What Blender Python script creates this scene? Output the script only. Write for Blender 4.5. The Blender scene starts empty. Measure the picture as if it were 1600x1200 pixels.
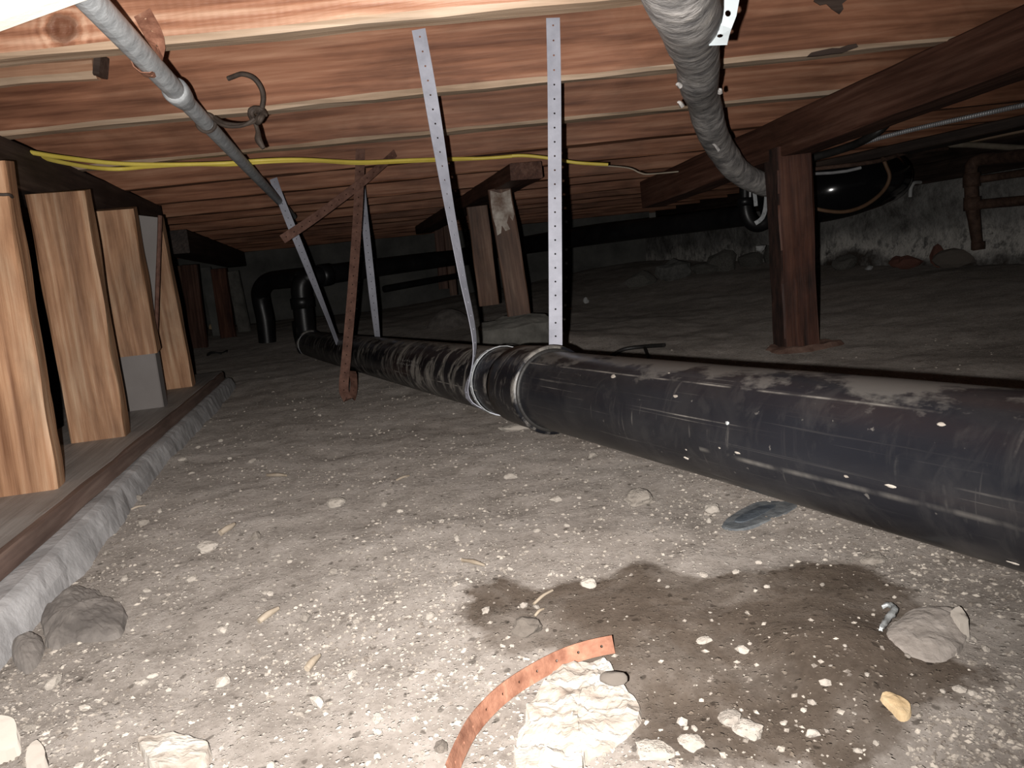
import bpy, bmesh, math, random
from mathutils import Vector, Matrix, noise
random.seed(11)
S = bpy.context.scene
COL = S.collection
V = Vector
# ------------------------------------------------------------------ camera
FPX, CH = 1160.0, 0.33                      # focal length in pixels of a 1600x1200 frame, eye height
pit, rol = math.atan(187 / FPX), math.radians(5.71)
cf = V((0, math.cos(pit), -math.sin(pit)))
_U = V((0, math.sin(pit), math.cos(pit)))
cr = math.cos(rol) * V((1, 0, 0)) - math.sin(rol) * _U
cu = math.sin(rol) * V((1, 0, 0)) + math.cos(rol) * _U
CAM = V((0, 0, CH))
cd = bpy.data.cameras.new('camera'); cam = bpy.data.objects.new('camera', cd); COL.objects.link(cam)
m = Matrix((cr, cu, -cf)).transposed().to_4x4(); m.translation = CAM
cam.matrix_world = m
cd.sensor_width = 36; cd.lens = FPX / 1600 * 36; cd.clip_start = 0.02
S.camera = cam
# ------------------------------------------------------------------ world, light, exposure
w = bpy.data.worlds.new('world'); S.world = w; w.use_nodes = True
w.node_tree.nodes['Background'].inputs[0].default_value = (0.5, 0.46, 0.42, 1)
w.node_tree.nodes['Background'].inputs[1].default_value = 0.03
fl = bpy.data.lights.new('phone_flash', 'SPOT'); flash = bpy.data.objects.new('phone_flash', fl); COL.objects.link(flash)
fl.energy = 78; fl.color = (1.0, 0.965, 0.93); fl.shadow_soft_size = 0.003
fl.spot_size = math.radians(126); fl.spot_blend = 1.0
fpos = CAM - cr * 0.025 - cu * 0.010
faim = cf + cr * (610 - 800) / FPX - cu * (500 - 600) / FPX
flash.location = fpos; flash.rotation_euler = faim.to_track_quat('-Z', 'Y').to_euler()
vs = S.view_settings
vs.view_transform = 'Standard'; vs.look = 'None'; vs.exposure = 0.0; vs.gamma = 1.0; vs.use_curve_mapping = False
# ------------------------------------------------------------------ geometry of the place
KD = 0.224                                   # the girders and side walls run along (-KD, 1, 0)
DIR = V((-KD, 1, 0)).normalized()
PER = V((1, KD, 0)).normalized()             # square to the girders
JZ = 0.64                                    # underside of the joists
JY0, JSP = 0.975, 0.395                      # first joist face, joist spacing
def ray(x, y): return cf + cr * ((x - 800) / FPX) - cu * ((y - 600) / FPX)
def aY(x, y, Y): d = ray(x, y); return CAM + d * (Y / d.y)
def aZ(x, y, z): d = ray(x, y); return CAM + d * ((z - CH) / d.z)
def aL(x, y, L): d = ray(x, y); return CAM + d * (L / (d.x + KD * d.y))
def LP(L, Y, z): return V((L - KD * Y, Y, z))
def sst(a, b, x):
    t = min(1, max(0, (x - a) / (b - a))); return t * t * (3 - 2 * t)
def gbase(x, y):
    L = x + KD * y
    z = 0.045 * sst(0.45, 1.25, L) + 0.09 * sst(1.25, 2.7, L)
    z += 0.05 * sst(3.4, 5.0, y) + 0.05 * sst(4.5, 6.2, y) * sst(0, 2, L)
    z += 0.075 * math.exp(-((x - 0.03) ** 2 + (y - 2.62) ** 2) / 0.10)
    z += 0.02 * math.exp(-((x - 0.23) ** 2 / 0.004 + (y - 0.535) ** 2 / 0.003))
    return z
def gz(x, y):
    n = noise.noise(V((x * 2.1, y * 2.1, 3))) * 0.012 + noise.noise(V((x * 7, y * 7, 9))) * 0.006
    n += noise.noise(V((x * 21, y * 21, 1))) * 0.0035
    n += abs(noise.noise(V((x * 48, y * 48, 5)))) * 0.0028
    return gbase(x, y) + n
def aG(px, py):                              # the point of the dirt floor seen at a pixel
    z = 0.0
    for _ in range(14):
        p = aZ(px, py, z); z = 0.5 * z + 0.5 * gz(p.x, p.y)
    return p
# ------------------------------------------------------------------ helpers
def tag(o, label=None, cat=None, group=None, kind=None):
    if label: o['label'] = label
    if cat: o['category'] = cat
    if group: o['group'] = group
    if kind: o['kind'] = kind
    return o
def empty(name, loc):
    o = bpy.data.objects.new(name, None); COL.objects.link(o); o.location = loc; o.empty_display_size = 0.02
    return o
def ob(name, me, mat=None, parent=None, M=None, smooth=False):
    o = bpy.data.objects.new(name, me); COL.objects.link(o)
    if mat:
        me.materials.clear()
        for mm in (mat if isinstance(mat, (list, tuple)) else [mat]): me.materials.append(mm)
    if smooth:
        me.polygons.foreach_set('use_smooth', [True] * len(me.polygons))
    if M is None: M = Matrix()
    if parent:
        o.parent = parent
        pm = Matrix.Translation(parent.location) if parent.type == 'EMPTY' else parent.matrix_basis
        if parent.parent: pm = Matrix.Translation(parent.parent.location) @ pm
        M = pm.inverted() @ M
    o.matrix_basis = M
    return o
def pydata(name, vs_, fs, uv=None):
    me = bpy.data.meshes.new(name); me.from_pydata([tuple(v) for v in vs_], [], fs)
    if uv:
        l = me.uv_layers.new(name='UVMap')
        for lp in me.loops: l.data[lp.index].uv = uv[lp.vertex_index]
    me.update(); return me
def frame(p0, p1, side):
    x = (p1 - p0).normalized(); y = (side - x * side.dot(x)).normalized(); z = x.cross(y)
    M = Matrix((x, y, z)).transposed().to_4x4(); M.translation = p0
    return M
def timber(name, p0, p1, wd, ht, side, mat, parent=None, seg=None, rough=0.0015, bev=0.003, low=None, cut=0.0, seed=None):
    """a sawn board: local x runs along it, wd along 'side', slightly uneven arrises; low = material of the underside"""
    p0, p1, side = V(p0), V(p1), V(side)
    L = (p1 - p0).length; n = seg or max(2, min(40, int(L / 0.08)))
    rs = random.Random(seed if seed is not None else hash((name, round(p0.x * 999), round(p0.y * 999))) & 0xffff)
    off = V((rs.random() * 50, rs.random() * 50, 0))
    b = bev; a, c = wd / 2, ht / 2
    prof = [(-a + b, -c), (a - b, -c), (a, -c + b), (a, c - b), (a - b, c), (-a + b, c), (-a, c - b), (-a, -c + b)]
    vs_, fs, mi = [], [], []
    for i in range(n + 1):
        x = L * i / n
        for j, (y, z) in enumerate(prof):
            q = off + V((x * 9, y * 30, z * 30 + j // 2))
            d = rough * noise.noise(q)
            dx = cut * (z / ht) if i in (0, n) else 0
            vs_.append((x + dx, y + d * (1 if y > 0 else -1), z + rough * noise.noise(q + V((7, 7, 7)))))
    k = 8
    for i in range(n):
        for j in range(k):
            fs.append((i * k + j, i * k + (j + 1) % k, (i + 1) * k + (j + 1) % k, (i + 1) * k + j)); mi.append(j)
    fs.append(tuple(range(k))[::-1]); fs.append(tuple(n * k + j for j in range(k))); mi += [-1, -1]
    me = pydata(name, vs_, fs)
    M = frame(p0, p1, side)
    o = ob(name, me, [mat, low] if low else mat, parent, M)
    if low:
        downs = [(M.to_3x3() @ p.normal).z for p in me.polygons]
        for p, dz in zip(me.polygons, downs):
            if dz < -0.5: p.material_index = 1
    return o
def crom(pts, n):
    """Catmull-Rom through (vector, radius) knots"""
    out = []
    P = [pts[0]] + list(pts) + [pts[-1]]
    for i in range(1, len(P) - 2):
        for s in range(n):
            t = s / n
            def f(a, b, c, d): return 0.5 * ((2 * b) + (c - a) * t + (2 * a - 5 * b + 4 * c - d) * t * t + (3 * b - a - 3 * c + d) * t ** 3)
            q = tuple(zip(P[i - 1], P[i], P[i + 1], P[i + 2]))
            out.append((f(*q[0]), f(*q[1])))
    out.append((V(pts[-1][0]), pts[-1][1]))
    return out
def tube(name, pts, r, mat, parent=None, sm=8, seg=14, bump=0.0, bf=20, refv=None, rfun=None, cap=True):
    """round pipe along knots; r is a radius or a list of radii; UV = (metres along, turn)"""
    rr = r if isinstance(r, (list, tuple)) else [r] * len(pts)
    kn = [(V(p), q) for p, q in zip(pts, rr)]
    ln = crom(kn, sm) if sm > 1 else kn
    o0 = V(ln[0][0]); vs_, fs, uv = [], [], []
    n = len(ln); s = 0; up = refv or V((0.02, 0.01, -1)); prev = None
    for i, (p, q) in enumerate(ln):
        t = (ln[min(i + 1, n - 1)][0] - ln[max(i - 1, 0)][0]).normalized()
        if prev is None:
            a = up - t * up.dot(t)
            if a.length < 1e-3: a = V((1, 0, 0)) - t * t.x
        else: a = prev - t * prev.dot(t)
        a.normalize(); b = t.cross(a); prev = a
        if i: s += (p - ln[i - 1][0]).length
        for j in range(seg + 1):
            th = 2 * math.pi * j / seg; dv = a * math.cos(th) + b * math.sin(th)
            q2 = q if not rfun else q * rfun(s, j / seg)
            if bump: q2 += bump * noise.noise(V((p.x, p.y, p.z)) * bf + dv * 1.5)
            vs_.append(p - o0 + dv * q2); uv.append((s, j / seg))
    k = seg + 1
    for i in range(n - 1):
        for j in range(seg): fs.append((i * k + j, i * k + j + 1, (i + 1) * k + j + 1, (i + 1) * k + j))
    if cap:
        q = len(vs_)
        for j in range(seg): vs_.append(vs_[j].copy()); uv.append(uv[j])
        for j in range(seg): vs_.append(vs_[(n - 1) * k + j].copy()); uv.append(uv[(n - 1) * k + j])
        fs.append(tuple(range(q, q + seg))[::-1]); fs.append(tuple(range(q + seg, q + 2 * seg)))
    me = pydata(name, vs_, fs, uv)
    o = ob(name, me, mat, parent, Matrix.Translation(o0), smooth=True)
    return o
def lathe(name, p0, ax, prof, mat, parent=None, seg=40, bump=0):
    """profile [(along, radius)] turned about an axis; UV = (metres along, turn)"""
    ax = V(ax).normalized(); a = V((0.02, 0.01, -1)); a = (a - ax * a.dot(ax)).normalized(); b = ax.cross(a)
    vs_, fs, uv = [], [], []; k = seg + 1
    for (s, q) in prof:
        for j in range(k):
            th = 2 * math.pi * j / seg; dv = a * math.cos(th) + b * math.sin(th)
            qq = q + (bump * noise.noise(dv * 2 + V((s * 30, 0, 0))) if bump else 0)
            vs_.append(ax * s + dv * qq); uv.append((s, j / seg))
    for i in range(len(prof) - 1):
        for j in range(seg): fs.append((i * k + j, i * k + j + 1, (i + 1) * k + j + 1, (i + 1) * k + j))
    return ob(name, pydata(name, vs_, fs, uv), mat, parent, Matrix.Translation(V(p0)), smooth=True)
def strap(name, pts, wdirs, width, mat, parent=None, pitch=0.0248, hole=0.0017, th=0.0012, sm=10):
    """perforated metal hanger strap: a row of cells, each with a real round hole"""
    kn = [(V(p), V(wv)) for p, wv in zip(pts, wdirs)]
    ln = crom(kn, sm)
    cum = [0]
    for i in range(1, len(ln)): cum.append(cum[-1] + (ln[i][0] - ln[i - 1][0]).length)
    n = max(2, int(round(cum[-1] / pitch))); L = cum[-1]
    def at(s):
        s = min(max(s, 0), L * 0.99999); i = 0
        while cum[i + 1] < s: i += 1
        t = (s - cum[i]) / max(1e-9, cum[i + 1] - cum[i])
        p = ln[i][0].lerp(ln[i + 1][0], t); wv = ln[i][1].lerp(ln[i + 1][1], t)
        tg = (ln[min(i + 2, len(ln) - 1)][0] - ln[max(i - 1, 0)][0]).normalized()
        wv = (wv - tg * wv.dot(tg)).normalized()
        return p, wv, tg.cross(wv)
    o0 = V(pts[0]); vs_, fs = [], []; h = width / 2; ps = L / n
    ang = [math.pi / 4 * q for q in range(8)]
    sq = [(1, 0), (1, 1), (0, 1), (-1, 1), (-1, 0), (-1, -1), (0, -1), (1, -1)]
    for c in range(n):
        mid = (c + 0.5) * ps; base = len(vs_)
        for sgn in (1, -1):
            for q in range(8):
                s, ww = mid + hole * math.cos(ang[q]), hole * math.sin(ang[q])
                p, wv, nn = at(s); vs_.append(p - o0 + wv * ww + nn * (sgn * th / 2))
            for q in range(8):
                s, ww = mid + sq[q][0] * ps / 2, sq[q][1] * h
                p, wv, nn = at(s); vs_.append(p - o0 + wv * ww + nn * (sgn * th / 2))
        for q in range(8):
            r = (q + 1) % 8
            fs.append((base + q, base + 8 + q, base + 8 + r, base + r))
            fs.append((base + 16 + r, base + 24 + r, base + 24 + q, base + 16 + q))
            fs.append((base + q, base + r, base + 16 + r, base + 16 + q))
            if sq[q][1] == sq[r][1] != 0: fs.append((base + 8 + q, base + 24 + q, base + 24 + r, base + 8 + r))
    return ob(name, pydata(name, vs_, fs), mat, parent, Matrix.Translation(o0))
_rock = {}
def rockmesh(seed, sub=2, sharp=0.35, key=''):
    k = (seed, sub, sharp, key)
    if k in _rock: return _rock[k]
    bm = bmesh.new(); bmesh.ops.create_icosphere(bm, subdivisions=sub, radius=1)
    rs = random.Random(seed); o = V((rs.random() * 90, rs.random() * 90, rs.random() * 90))
    cuts = [(V((rs.gauss(0, 1), rs.gauss(0, 1), rs.gauss(0, 1))).normalized(), rs.uniform(0.55, 0.9)) for _ in range(6)]
    for v in bm.verts:
        p = v.co.copy()
        for nv, d in cuts:
            e = p.dot(nv) - d
            if e > 0: p -= nv * e * 0.85
        p *= 1 + sharp * noise.noise(p * 1.3 + o) + sharp * 0.45 * noise.noise(p * 3.7 + o)
        v.co = p
    me = bpy.data.meshes.new('stone_mesh'); bm.to_mesh(me); bm.free(); _rock[k] = me
    return me
def slab(name, loops, mat, hgt, parent=None, rings=7, bump=0.006, freq=40, terr=None, sub=3, edge=0.55, base=0.0, dome=False):
    """a broken flat lump: outline (world xy) raised off the ground in rings, crumbled by noise"""
    n0 = len(loops); out = []
    for i in range(n0):
        a, b, c, d = (V(loops[(i + q) % n0]) for q in (-1, 0, 1, 2))
        for s in range(sub):
            t = s / sub
            out.append(0.5 * ((2 * b) + (c - a) * t + (2 * a - 5 * b + 4 * c - d) * t * t + (3 * b - a - 3 * c + d) * t ** 3))
    cx = sum((p.x for p in out)) / len(out); cy = sum((p.y for p in out)) / len(out)
    o0 = V((cx, cy, gz(cx, cy))); vs_, fs = [], []; N = len(out)
    for k in range(rings + 1):
        f = 1 - k / rings
        for p in out:
            x, y = cx + (p.x - cx) * f, cy + (p.y - cy) * f
            if k < rings:
                j = 0.12 * noise.noise(V((x * freq * 1.3, y * freq * 1.3, 2 + k * 0.3)))
                x, y = x + (p.x - cx) * j * 0.6 * (1 if k == 0 else 0.3), y + (p.y - cy) * j * 0.6 * (1 if k == 0 else 0.3)
            if k == 0: z = gz(x, y) - 0.006 + base
            else:
                hh = hgt * (1 - f ** 2.5) if dome else hgt * (edge + (1 - edge) * (k / rings) ** 0.6)
                z = gbase(x, y) + base + hh + bump * noise.noise(V((x * freq, y * freq, 7))) + 0.5 * bump * noise.noise(V((x * freq * 3, y * freq * 3, 4)))
                if terr: z += bump * 0.9 * (math.floor(3 * noise.noise(V((x * 22 + y * 9, y * 40, 1)))) / 3)
            vs_.append(V((x, y, z)) - o0)
    for k in range(rings):
        for i in range(N):
            a, b = k * N + i, k * N + (i + 1) % N
            fs.append((a, b, b + N, a + N) if k < rings - 1 else (a, b, rings * N + (i + 1) % N, rings * N + i))
    me = pydata(name, vs_, fs)
    bm = bmesh.new(); bm.from_mesh(me); bmesh.ops.remove_doubles(bm, verts=bm.verts, dist=1e-6); bmesh.ops.recalc_face_normals(bm, faces=bm.faces)
    if sum(f.normal.z for f in bm.faces) < 0: bmesh.ops.reverse_faces(bm, faces=bm.faces)
    bm.to_mesh(me); bm.free()
    return ob(name, me, mat, parent, Matrix.Translation(o0), smooth=False)
# ------------------------------------------------------------------ materials
def newmat(name):
    mt = bpy.data.materials.new(name); mt.use_nodes = True
    nt = mt.node_tree; return mt, nt, nt.nodes['Principled BSDF']
def N(nt, t, **kw):
    n = nt.nodes.new(t)
    for k, v in kw.items():
        if k.startswith('i_'): n.inputs[k[2:]].default_value = v
        elif k.startswith('n_'): n.inputs[int(k[2:])].default_value = v
        else: setattr(n, k, v)
    return n
def ramp(nt, fac, stops):
    r = N(nt, 'ShaderNodeValToRGB'); e = r.color_ramp.elements
    while len(e) < len(stops): e.new(0.5)
    for q, (p, c) in zip(e, stops):
        q.position = p; q.color = (c if len(c) == 4 else (*c, 1)) if isinstance(c, (tuple, list)) else (c, c, c, 1)
    nt.links.new(fac, r.inputs[0]); return r
def mix(nt, fac, a, b, bt='MIX'):
    n = N(nt, 'ShaderNodeMix', data_type='RGBA', blend_type=bt)
    for s, v in ((0, fac), (6, a), (7, b)):
        if isinstance(v, bpy.types.NodeSocket): nt.links.new(v, n.inputs[s])
        else: n.inputs[s].default_value = v if s == 0 else (*v, 1)
    return n.outputs[2]
def mth(nt, op, a, b=0.5, c=None):
    n = N(nt, 'ShaderNodeMath', operation=op)
    for s, v in enumerate((a, b) if c is None else (a, b, c)):
        if isinstance(v, bpy.types.NodeSocket): nt.links.new(v, n.inputs[s])
        else: n.inputs[s].default_value = v
    return n.outputs[0]
def coords(nt, scale, src='Object', rnd=True, rot=(0, 0, 0)):
    tc = N(nt, 'ShaderNodeTexCoord'); mp = N(nt, 'ShaderNodeMapping'); mp.inputs['Scale'].default_value = scale; mp.inputs['Rotation'].default_value = rot
    nt.links.new(tc.outputs[src], mp.inputs[0])
    if rnd:
        oi = N(nt, 'ShaderNodeObjectInfo'); s = N(nt, 'ShaderNodeVectorMath', operation='SCALE'); s.inputs[0].default_value = (37, 91, 53)
        nt.links.new(oi.outputs['Random'], s.inputs['Scale']); nt.links.new(s.outputs[0], mp.inputs['Location'])
    return mp.outputs[0]
def nz(nt, vec, scale, detail=5, rough=0.55, dist=0.0):
    n = N(nt, 'ShaderNodeTexNoise'); n.inputs['Scale'].default_value = scale; n.inputs['Detail'].default_value = detail
    n.inputs['Roughness'].default_value = rough; n.inputs['Distortion'].default_value = dist
    nt.links.new(vec, n.inputs['Vector']); return n.outputs['Fac']
def bump(nt, bs, h, st=0.4, d=0.01):
    b = N(nt, 'ShaderNodeBump'); b.inputs['Strength'].default_value = st; b.inputs['Distance'].default_value = d
    nt.links.new(h, b.inputs['Height']); nt.links.new(b.outputs[0], bs.inputs['Normal'])
def wood(name, dark, mid, light, rough=0.6, st=(1.0, 16, 16), stain=0.5, bst=0.35, saw=0.0, spec=0.3, arch=0.14, knot=None, vary=0.35):
    """sawn timber: streaks along local x, arched grain lines, blotches, a tint per board; knot = (point in local metres, radius)"""
    mt, nt, bs = newmat(name)
    v = coords(nt, st); v2 = coords(nt, (2.2, 5, 5)); v3 = coords(nt, (3, 70, 70))
    g = nz(nt, v, 2.2, 8, 0.62, 0.6); f = nz(nt, v3, 2.0, 3, 0.6); b = nz(nt, v2, 1.6, 5, 0.6, 0.5)
    wv = N(nt, 'ShaderNodeTexWave', wave_type='BANDS', bands_direction='DIAGONAL'); wv.inputs['Scale'].default_value = 1.0
    wv.inputs['Distortion'].default_value = 9; wv.inputs['Detail'].default_value = 3; wv.inputs['Detail Scale'].default_value = 0.9
    nt.links.new(coords(nt, (1.1, 26, 26)), wv.inputs[0])
    s = mth(nt, 'ADD', mth(nt, 'MULTIPLY', g, 0.7), mth(nt, 'MULTIPLY', f, 0.3))
    s = mth(nt, 'ADD', s, mth(nt, 'MULTIPLY', mth(nt, 'SUBTRACT', wv.outputs['Fac'], 0.5), arch * 0.45))
    kd = None
    if knot:
        kp, kr = knot
        tc = N(nt, 'ShaderNodeTexCoord'); sb = N(nt, 'ShaderNodeVectorMath', operation='SUBTRACT'); sb.inputs[1].default_value = kp
        nt.links.new(tc.outputs['Object'], sb.inputs[0])
        sc_ = N(nt, 'ShaderNodeVectorMath', operation='MULTIPLY'); sc_.inputs[1].default_value = (1 / kr, 1 / kr, 1 / kr); nt.links.new(sb.outputs[0], sc_.inputs[0])
        ln = N(nt, 'ShaderNodeVectorMath', operation='LENGTH'); nt.links.new(sc_.outputs[0], ln.inputs[0])
        kd = mth(nt, 'ADD', ln.outputs['Value'], mth(nt, 'MULTIPLY', mth(nt, 'SUBTRACT', nz(nt, coords(nt, (40, 40, 40), rnd=False), 1.2, 4), 0.5), 0.9))
        rings = mth(nt, 'SINE', mth(nt, 'MULTIPLY', kd, 11.0))
        near = ramp(nt, mth(nt, 'MULTIPLY', kd, 0.4), [(0.35, 1.0), (0.85, 0.0)]).outputs[0]
        s = mth(nt, 'ADD', s, mth(nt, 'MULTIPLY', mth(nt, 'MULTIPLY', rings, near), 0.10))
    c = ramp(nt, s, [(0.30, dark), (0.50, mid), (0.68, light)]).outputs[0]
    k = ramp(nt, b, [(0.33, 1 - stain), (0.58, 1.0)]).outputs[0]
    c = mix(nt, 1.0, c, k, 'MULTIPLY')
    oi = N(nt, 'ShaderNodeObjectInfo')
    tint = mth(nt, 'ADD', mth(nt, 'MULTIPLY', oi.outputs['Random'], vary), 1 - vary * 0.6)
    cc = N(nt, 'ShaderNodeCombineColor')
    for q in range(3): nt.links.new(tint, cc.inputs[q])
    c = mix(nt, 1.0, c, cc.outputs[0], 'MULTIPLY')
    if kd is not None:
        core = ramp(nt, kd, [(0.75, 1.0), (0.95, 0.35), (1.0, 0.0)]).outputs[0]
        c = mix(nt, mth(nt, 'MULTIPLY', core, 0.8), c, tuple(q * 0.75 for q in dark))
    nt.links.new(c, bs.inputs['Base Color']); bs.inputs['Roughness'].default_value = rough
    bs.inputs['Specular IOR Level'].default_value = spec
    h = s
    if saw:
        w2 = N(nt, 'ShaderNodeTexWave', wave_type='BANDS', bands_direction='X'); w2.inputs['Scale'].default_value = 28
        w2.inputs['Distortion'].default_value = 3; w2.inputs['Detail'].default_value = 2
        nt.links.new(coords(nt, (1, 1.0, 1.0)), w2.inputs[0]); h = mth(nt, 'ADD', h, mth(nt, 'MULTIPLY', w2.outputs['Fac'], saw))
    bump(nt, bs, h, bst, 0.006)
    return mt
def plain(name, c1, c2, rough=0.7, scale=14, metal=0.0, bst=0.3, st=(1, 1, 1), spec=0.4, lo=0.35, hi=0.65, c3=None, fine=90):
    mt, nt, bs = newmat(name)
    v = coords(nt, st); a = nz(nt, v, scale, 7, 0.62)
    stops = [(lo, c1), (hi, c2)] + ([(min(0.95, hi + 0.12), c3)] if c3 else [])
    c = ramp(nt, a, stops).outputs[0]
    nt.links.new(c, bs.inputs['Base Color']); bs.inputs['Roughness'].default_value = rough; bs.inputs['Metallic'].default_value = metal
    bs.inputs['Specular IOR Level'].default_value = spec
    if rough >= 0.9: bs.inputs['Diffuse Roughness'].default_value = 0.35
    f = nz(nt, v, fine, 4, 0.6)
    bump(nt, bs, mth(nt, 'ADD', mth(nt, 'MULTIPLY', a, 0.8), mth(nt, 'MULTIPLY', f, 0.3)), bst, 0.006)
    return mt
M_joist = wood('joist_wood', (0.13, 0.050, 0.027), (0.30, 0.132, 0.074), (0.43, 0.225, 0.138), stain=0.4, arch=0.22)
_kj = aY(98, 45, JY0)
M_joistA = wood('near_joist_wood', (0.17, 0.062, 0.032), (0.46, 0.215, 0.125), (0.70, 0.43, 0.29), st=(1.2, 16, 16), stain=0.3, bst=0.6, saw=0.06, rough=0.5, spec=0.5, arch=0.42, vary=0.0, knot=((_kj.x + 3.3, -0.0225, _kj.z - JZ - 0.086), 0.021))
M_cleat = wood('cleat_wood', (0.24, 0.11, 0.06), (0.42, 0.23, 0.14), (0.56, 0.36, 0.24), stain=0.3, arch=0.2)
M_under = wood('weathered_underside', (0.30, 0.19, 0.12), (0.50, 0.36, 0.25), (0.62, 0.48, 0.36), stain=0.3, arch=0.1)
_sw = dict(st=(1.0, 18, 18), stain=0.45, bst=0.5, arch=0.2)
_sc = ((0.20, 0.090, 0.043), (0.45, 0.245, 0.135), (0.64, 0.43, 0.275))
M_stud = wood('stud_wood', *_sc, **_sw)
M_studk = wood('stud_wood_knotty', *_sc, knot=((0.452, 0.002, 0.0225), 0.020), **_sw)
M_dark = wood('dark_timber', (0.018, 0.012, 0.010), (0.052, 0.034, 0.027), (0.10, 0.07, 0.055), stain=0.5)
M_beam = wood('brown_beam_wood', (0.035, 0.014, 0.009), (0.105, 0.046, 0.030), (0.19, 0.10, 0.07), stain=0.45)
M_post = wood('red_post_wood', (0.018, 0.007, 0.005), (0.082, 0.030, 0.018), (0.15, 0.066, 0.040), stain=0.55, st=(1.4, 11, 11))
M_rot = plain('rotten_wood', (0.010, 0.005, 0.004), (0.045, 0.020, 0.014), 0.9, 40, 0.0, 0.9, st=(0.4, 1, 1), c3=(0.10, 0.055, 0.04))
M_prop = wood('prop_wood', (0.06, 0.03, 0.02), (0.16, 0.085, 0.055), (0.26, 0.16, 0.11), stain=0.5)
M_paint = plain('peeling_paint', (0.16, 0.10, 0.07), (0.55, 0.50, 0.44), 0.7, 22)
M_knot = wood('knot_wood', (0.05, 0.018, 0.010), (0.14, 0.055, 0.03), (0.24, 0.10, 0.06), st=(9, 9, 9), stain=0.3)
M_sill = wood('sill_wood', (0.30, 0.272, 0.25), (0.41, 0.378, 0.352), (0.51, 0.48, 0.45), stain=0.2, arch=0.1, vary=0)
M_silledge = wood('sill_edge_wood', (0.10, 0.062, 0.05), (0.20, 0.135, 0.11), (0.30, 0.22, 0.18), stain=0.35, vary=0)
M_white = plain('pale_board_paint', (0.62, 0.56, 0.48), (0.74, 0.68, 0.60), 0.6, 6)
M_galv = plain('galvanised_strap', (0.36, 0.365, 0.42), (0.46, 0.465, 0.53), 0.55, 30, 0.1, 0.05)
M_conduit = plain('galvanised_pipe_zinc', (0.38, 0.395, 0.405), (0.62, 0.64, 0.65), 0.5, 60, 0.05, 0.3)
M_rust = plain('rusted_strap', (0.085, 0.038, 0.026), (0.17, 0.085, 0.06), 0.8, 50, 0.0, 0.3)
M_rustor = plain('orange_rust', (0.17, 0.068, 0.04), (0.34, 0.165, 0.105), 0.85, 60, 0.0, 0.4, c3=(0.42, 0.25, 0.17))
M_rustpipe = plain('rusted_pipe', (0.05, 0.026, 0.018), (0.13, 0.075, 0.052), 0.8, 40, 0.0, 0.4)
M_wire = plain('old_wire', (0.03, 0.021, 0.016), (0.075, 0.055, 0.043), 0.7, 40)
M_yellow = plain('yellow_cable', (0.68, 0.52, 0.08), (0.85, 0.68, 0.14), 0.45, 8, bst=0.05)
M_insul = plain('lagging_wrap', (0.18, 0.172, 0.17), (0.50, 0.47, 0.445), 0.5, 34, 0.0, 0.7, lo=0.36, hi=0.6, c3=(0.66, 0.61, 0.55))
M_bright = plain('bright_hanger', (0.60, 0.66, 0.68), (0.72, 0.78, 0.80), 0.4, 10, 0.2, 0.03)
M_blk = plain('black_pipe_far', (0.006, 0.006, 0.007), (0.016, 0.015, 0.015), 0.38, 10, 0.0, 0.1, c3=(0.04, 0.037, 0.034), hi=0.62)
M_gloss = plain('glossy_black', (0.006, 0.006, 0.007), (0.010, 0.010, 0.011), 0.14, 3, 0.0, 0.04, spec=0.6, fine=8)
M_flex = plain('flex_conduit_metal', (0.36, 0.36, 0.37), (0.52, 0.52, 0.53), 0.4, 30, 0.3, 0.05)
M_pale = plain('pale_pipe', (0.30, 0.25, 0.19), (0.42, 0.36, 0.28), 0.5, 20)
M_cable = plain('brown_cable', (0.12, 0.065, 0.035), (0.19, 0.11, 0.065), 0.6, 20)
M_conc = plain('kerb_concrete', (0.34, 0.332, 0.33), (0.56, 0.55, 0.548), 0.85, 18, 0.0, 0.5)
M_pad = plain('pad_concrete', (0.09, 0.085, 0.075), (0.19, 0.18, 0.16), 0.9, 16, 0.0, 0.6)
M_greypan = plain('grey_panel', (0.185, 0.165, 0.155), (0.22, 0.20, 0.19), 0.8, 5, 0.0, 0.1)
M_plaster = plain('white_plaster', (0.20, 0.155, 0.125), (0.36, 0.32, 0.275), 0.9, 26, 0.0, 0.9, st=(1, 2.6, 1.5), lo=0.3, hi=0.5, c3=(0.46, 0.43, 0.39))
M_clod = plain('dirt_clod', (0.095, 0.083, 0.075), (0.20, 0.178, 0.16), 0.95, 24, 0.0, 0.8)
M_clodp = plain('pale_earth', (0.20, 0.172, 0.15), (0.34, 0.30, 0.268), 0.95, 40, 0.0, 0.8)
M_foot = plain('reddish_rubble', (0.07, 0.034, 0.024), (0.17, 0.105, 0.08), 0.9, 26, 0.0, 0.6)
M_darkst = plain('dark_stone', (0.10, 0.085, 0.07), (0.20, 0.17, 0.145), 0.9, 60, 0.0, 0.5)
M_scrap = plain('blue_grey_rubber', (0.09, 0.10, 0.11), (0.175, 0.182, 0.185), 0.85, 70, 0.0, 0.4)
M_scrapin = plain('dark_blue_recess', (0.045, 0.055, 0.07), (0.10, 0.115, 0.13), 0.85, 60, 0.0, 0.4)
M_twig = plain('pale_twig', (0.28, 0.225, 0.165), (0.42, 0.355, 0.28), 0.8, 30)
M_foil = plain('grey_foil', (0.42, 0.44, 0.44), (0.62, 0.64, 0.64), 0.4, 40, 0.2, 0.4)
M_yst = plain('yellowish_stone', (0.40, 0.28, 0.15), (0.62, 0.48, 0.30), 0.9, 50, 0.0, 0.5)
M_orange = plain('orange_scrap', (0.45, 0.13, 0.03), (0.60, 0.22, 0.06), 0.7, 30)
M_paper = plain('white_scrap', (0.45, 0.45, 0.44), (0.60, 0.60, 0.59), 0.8, 20)
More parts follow.
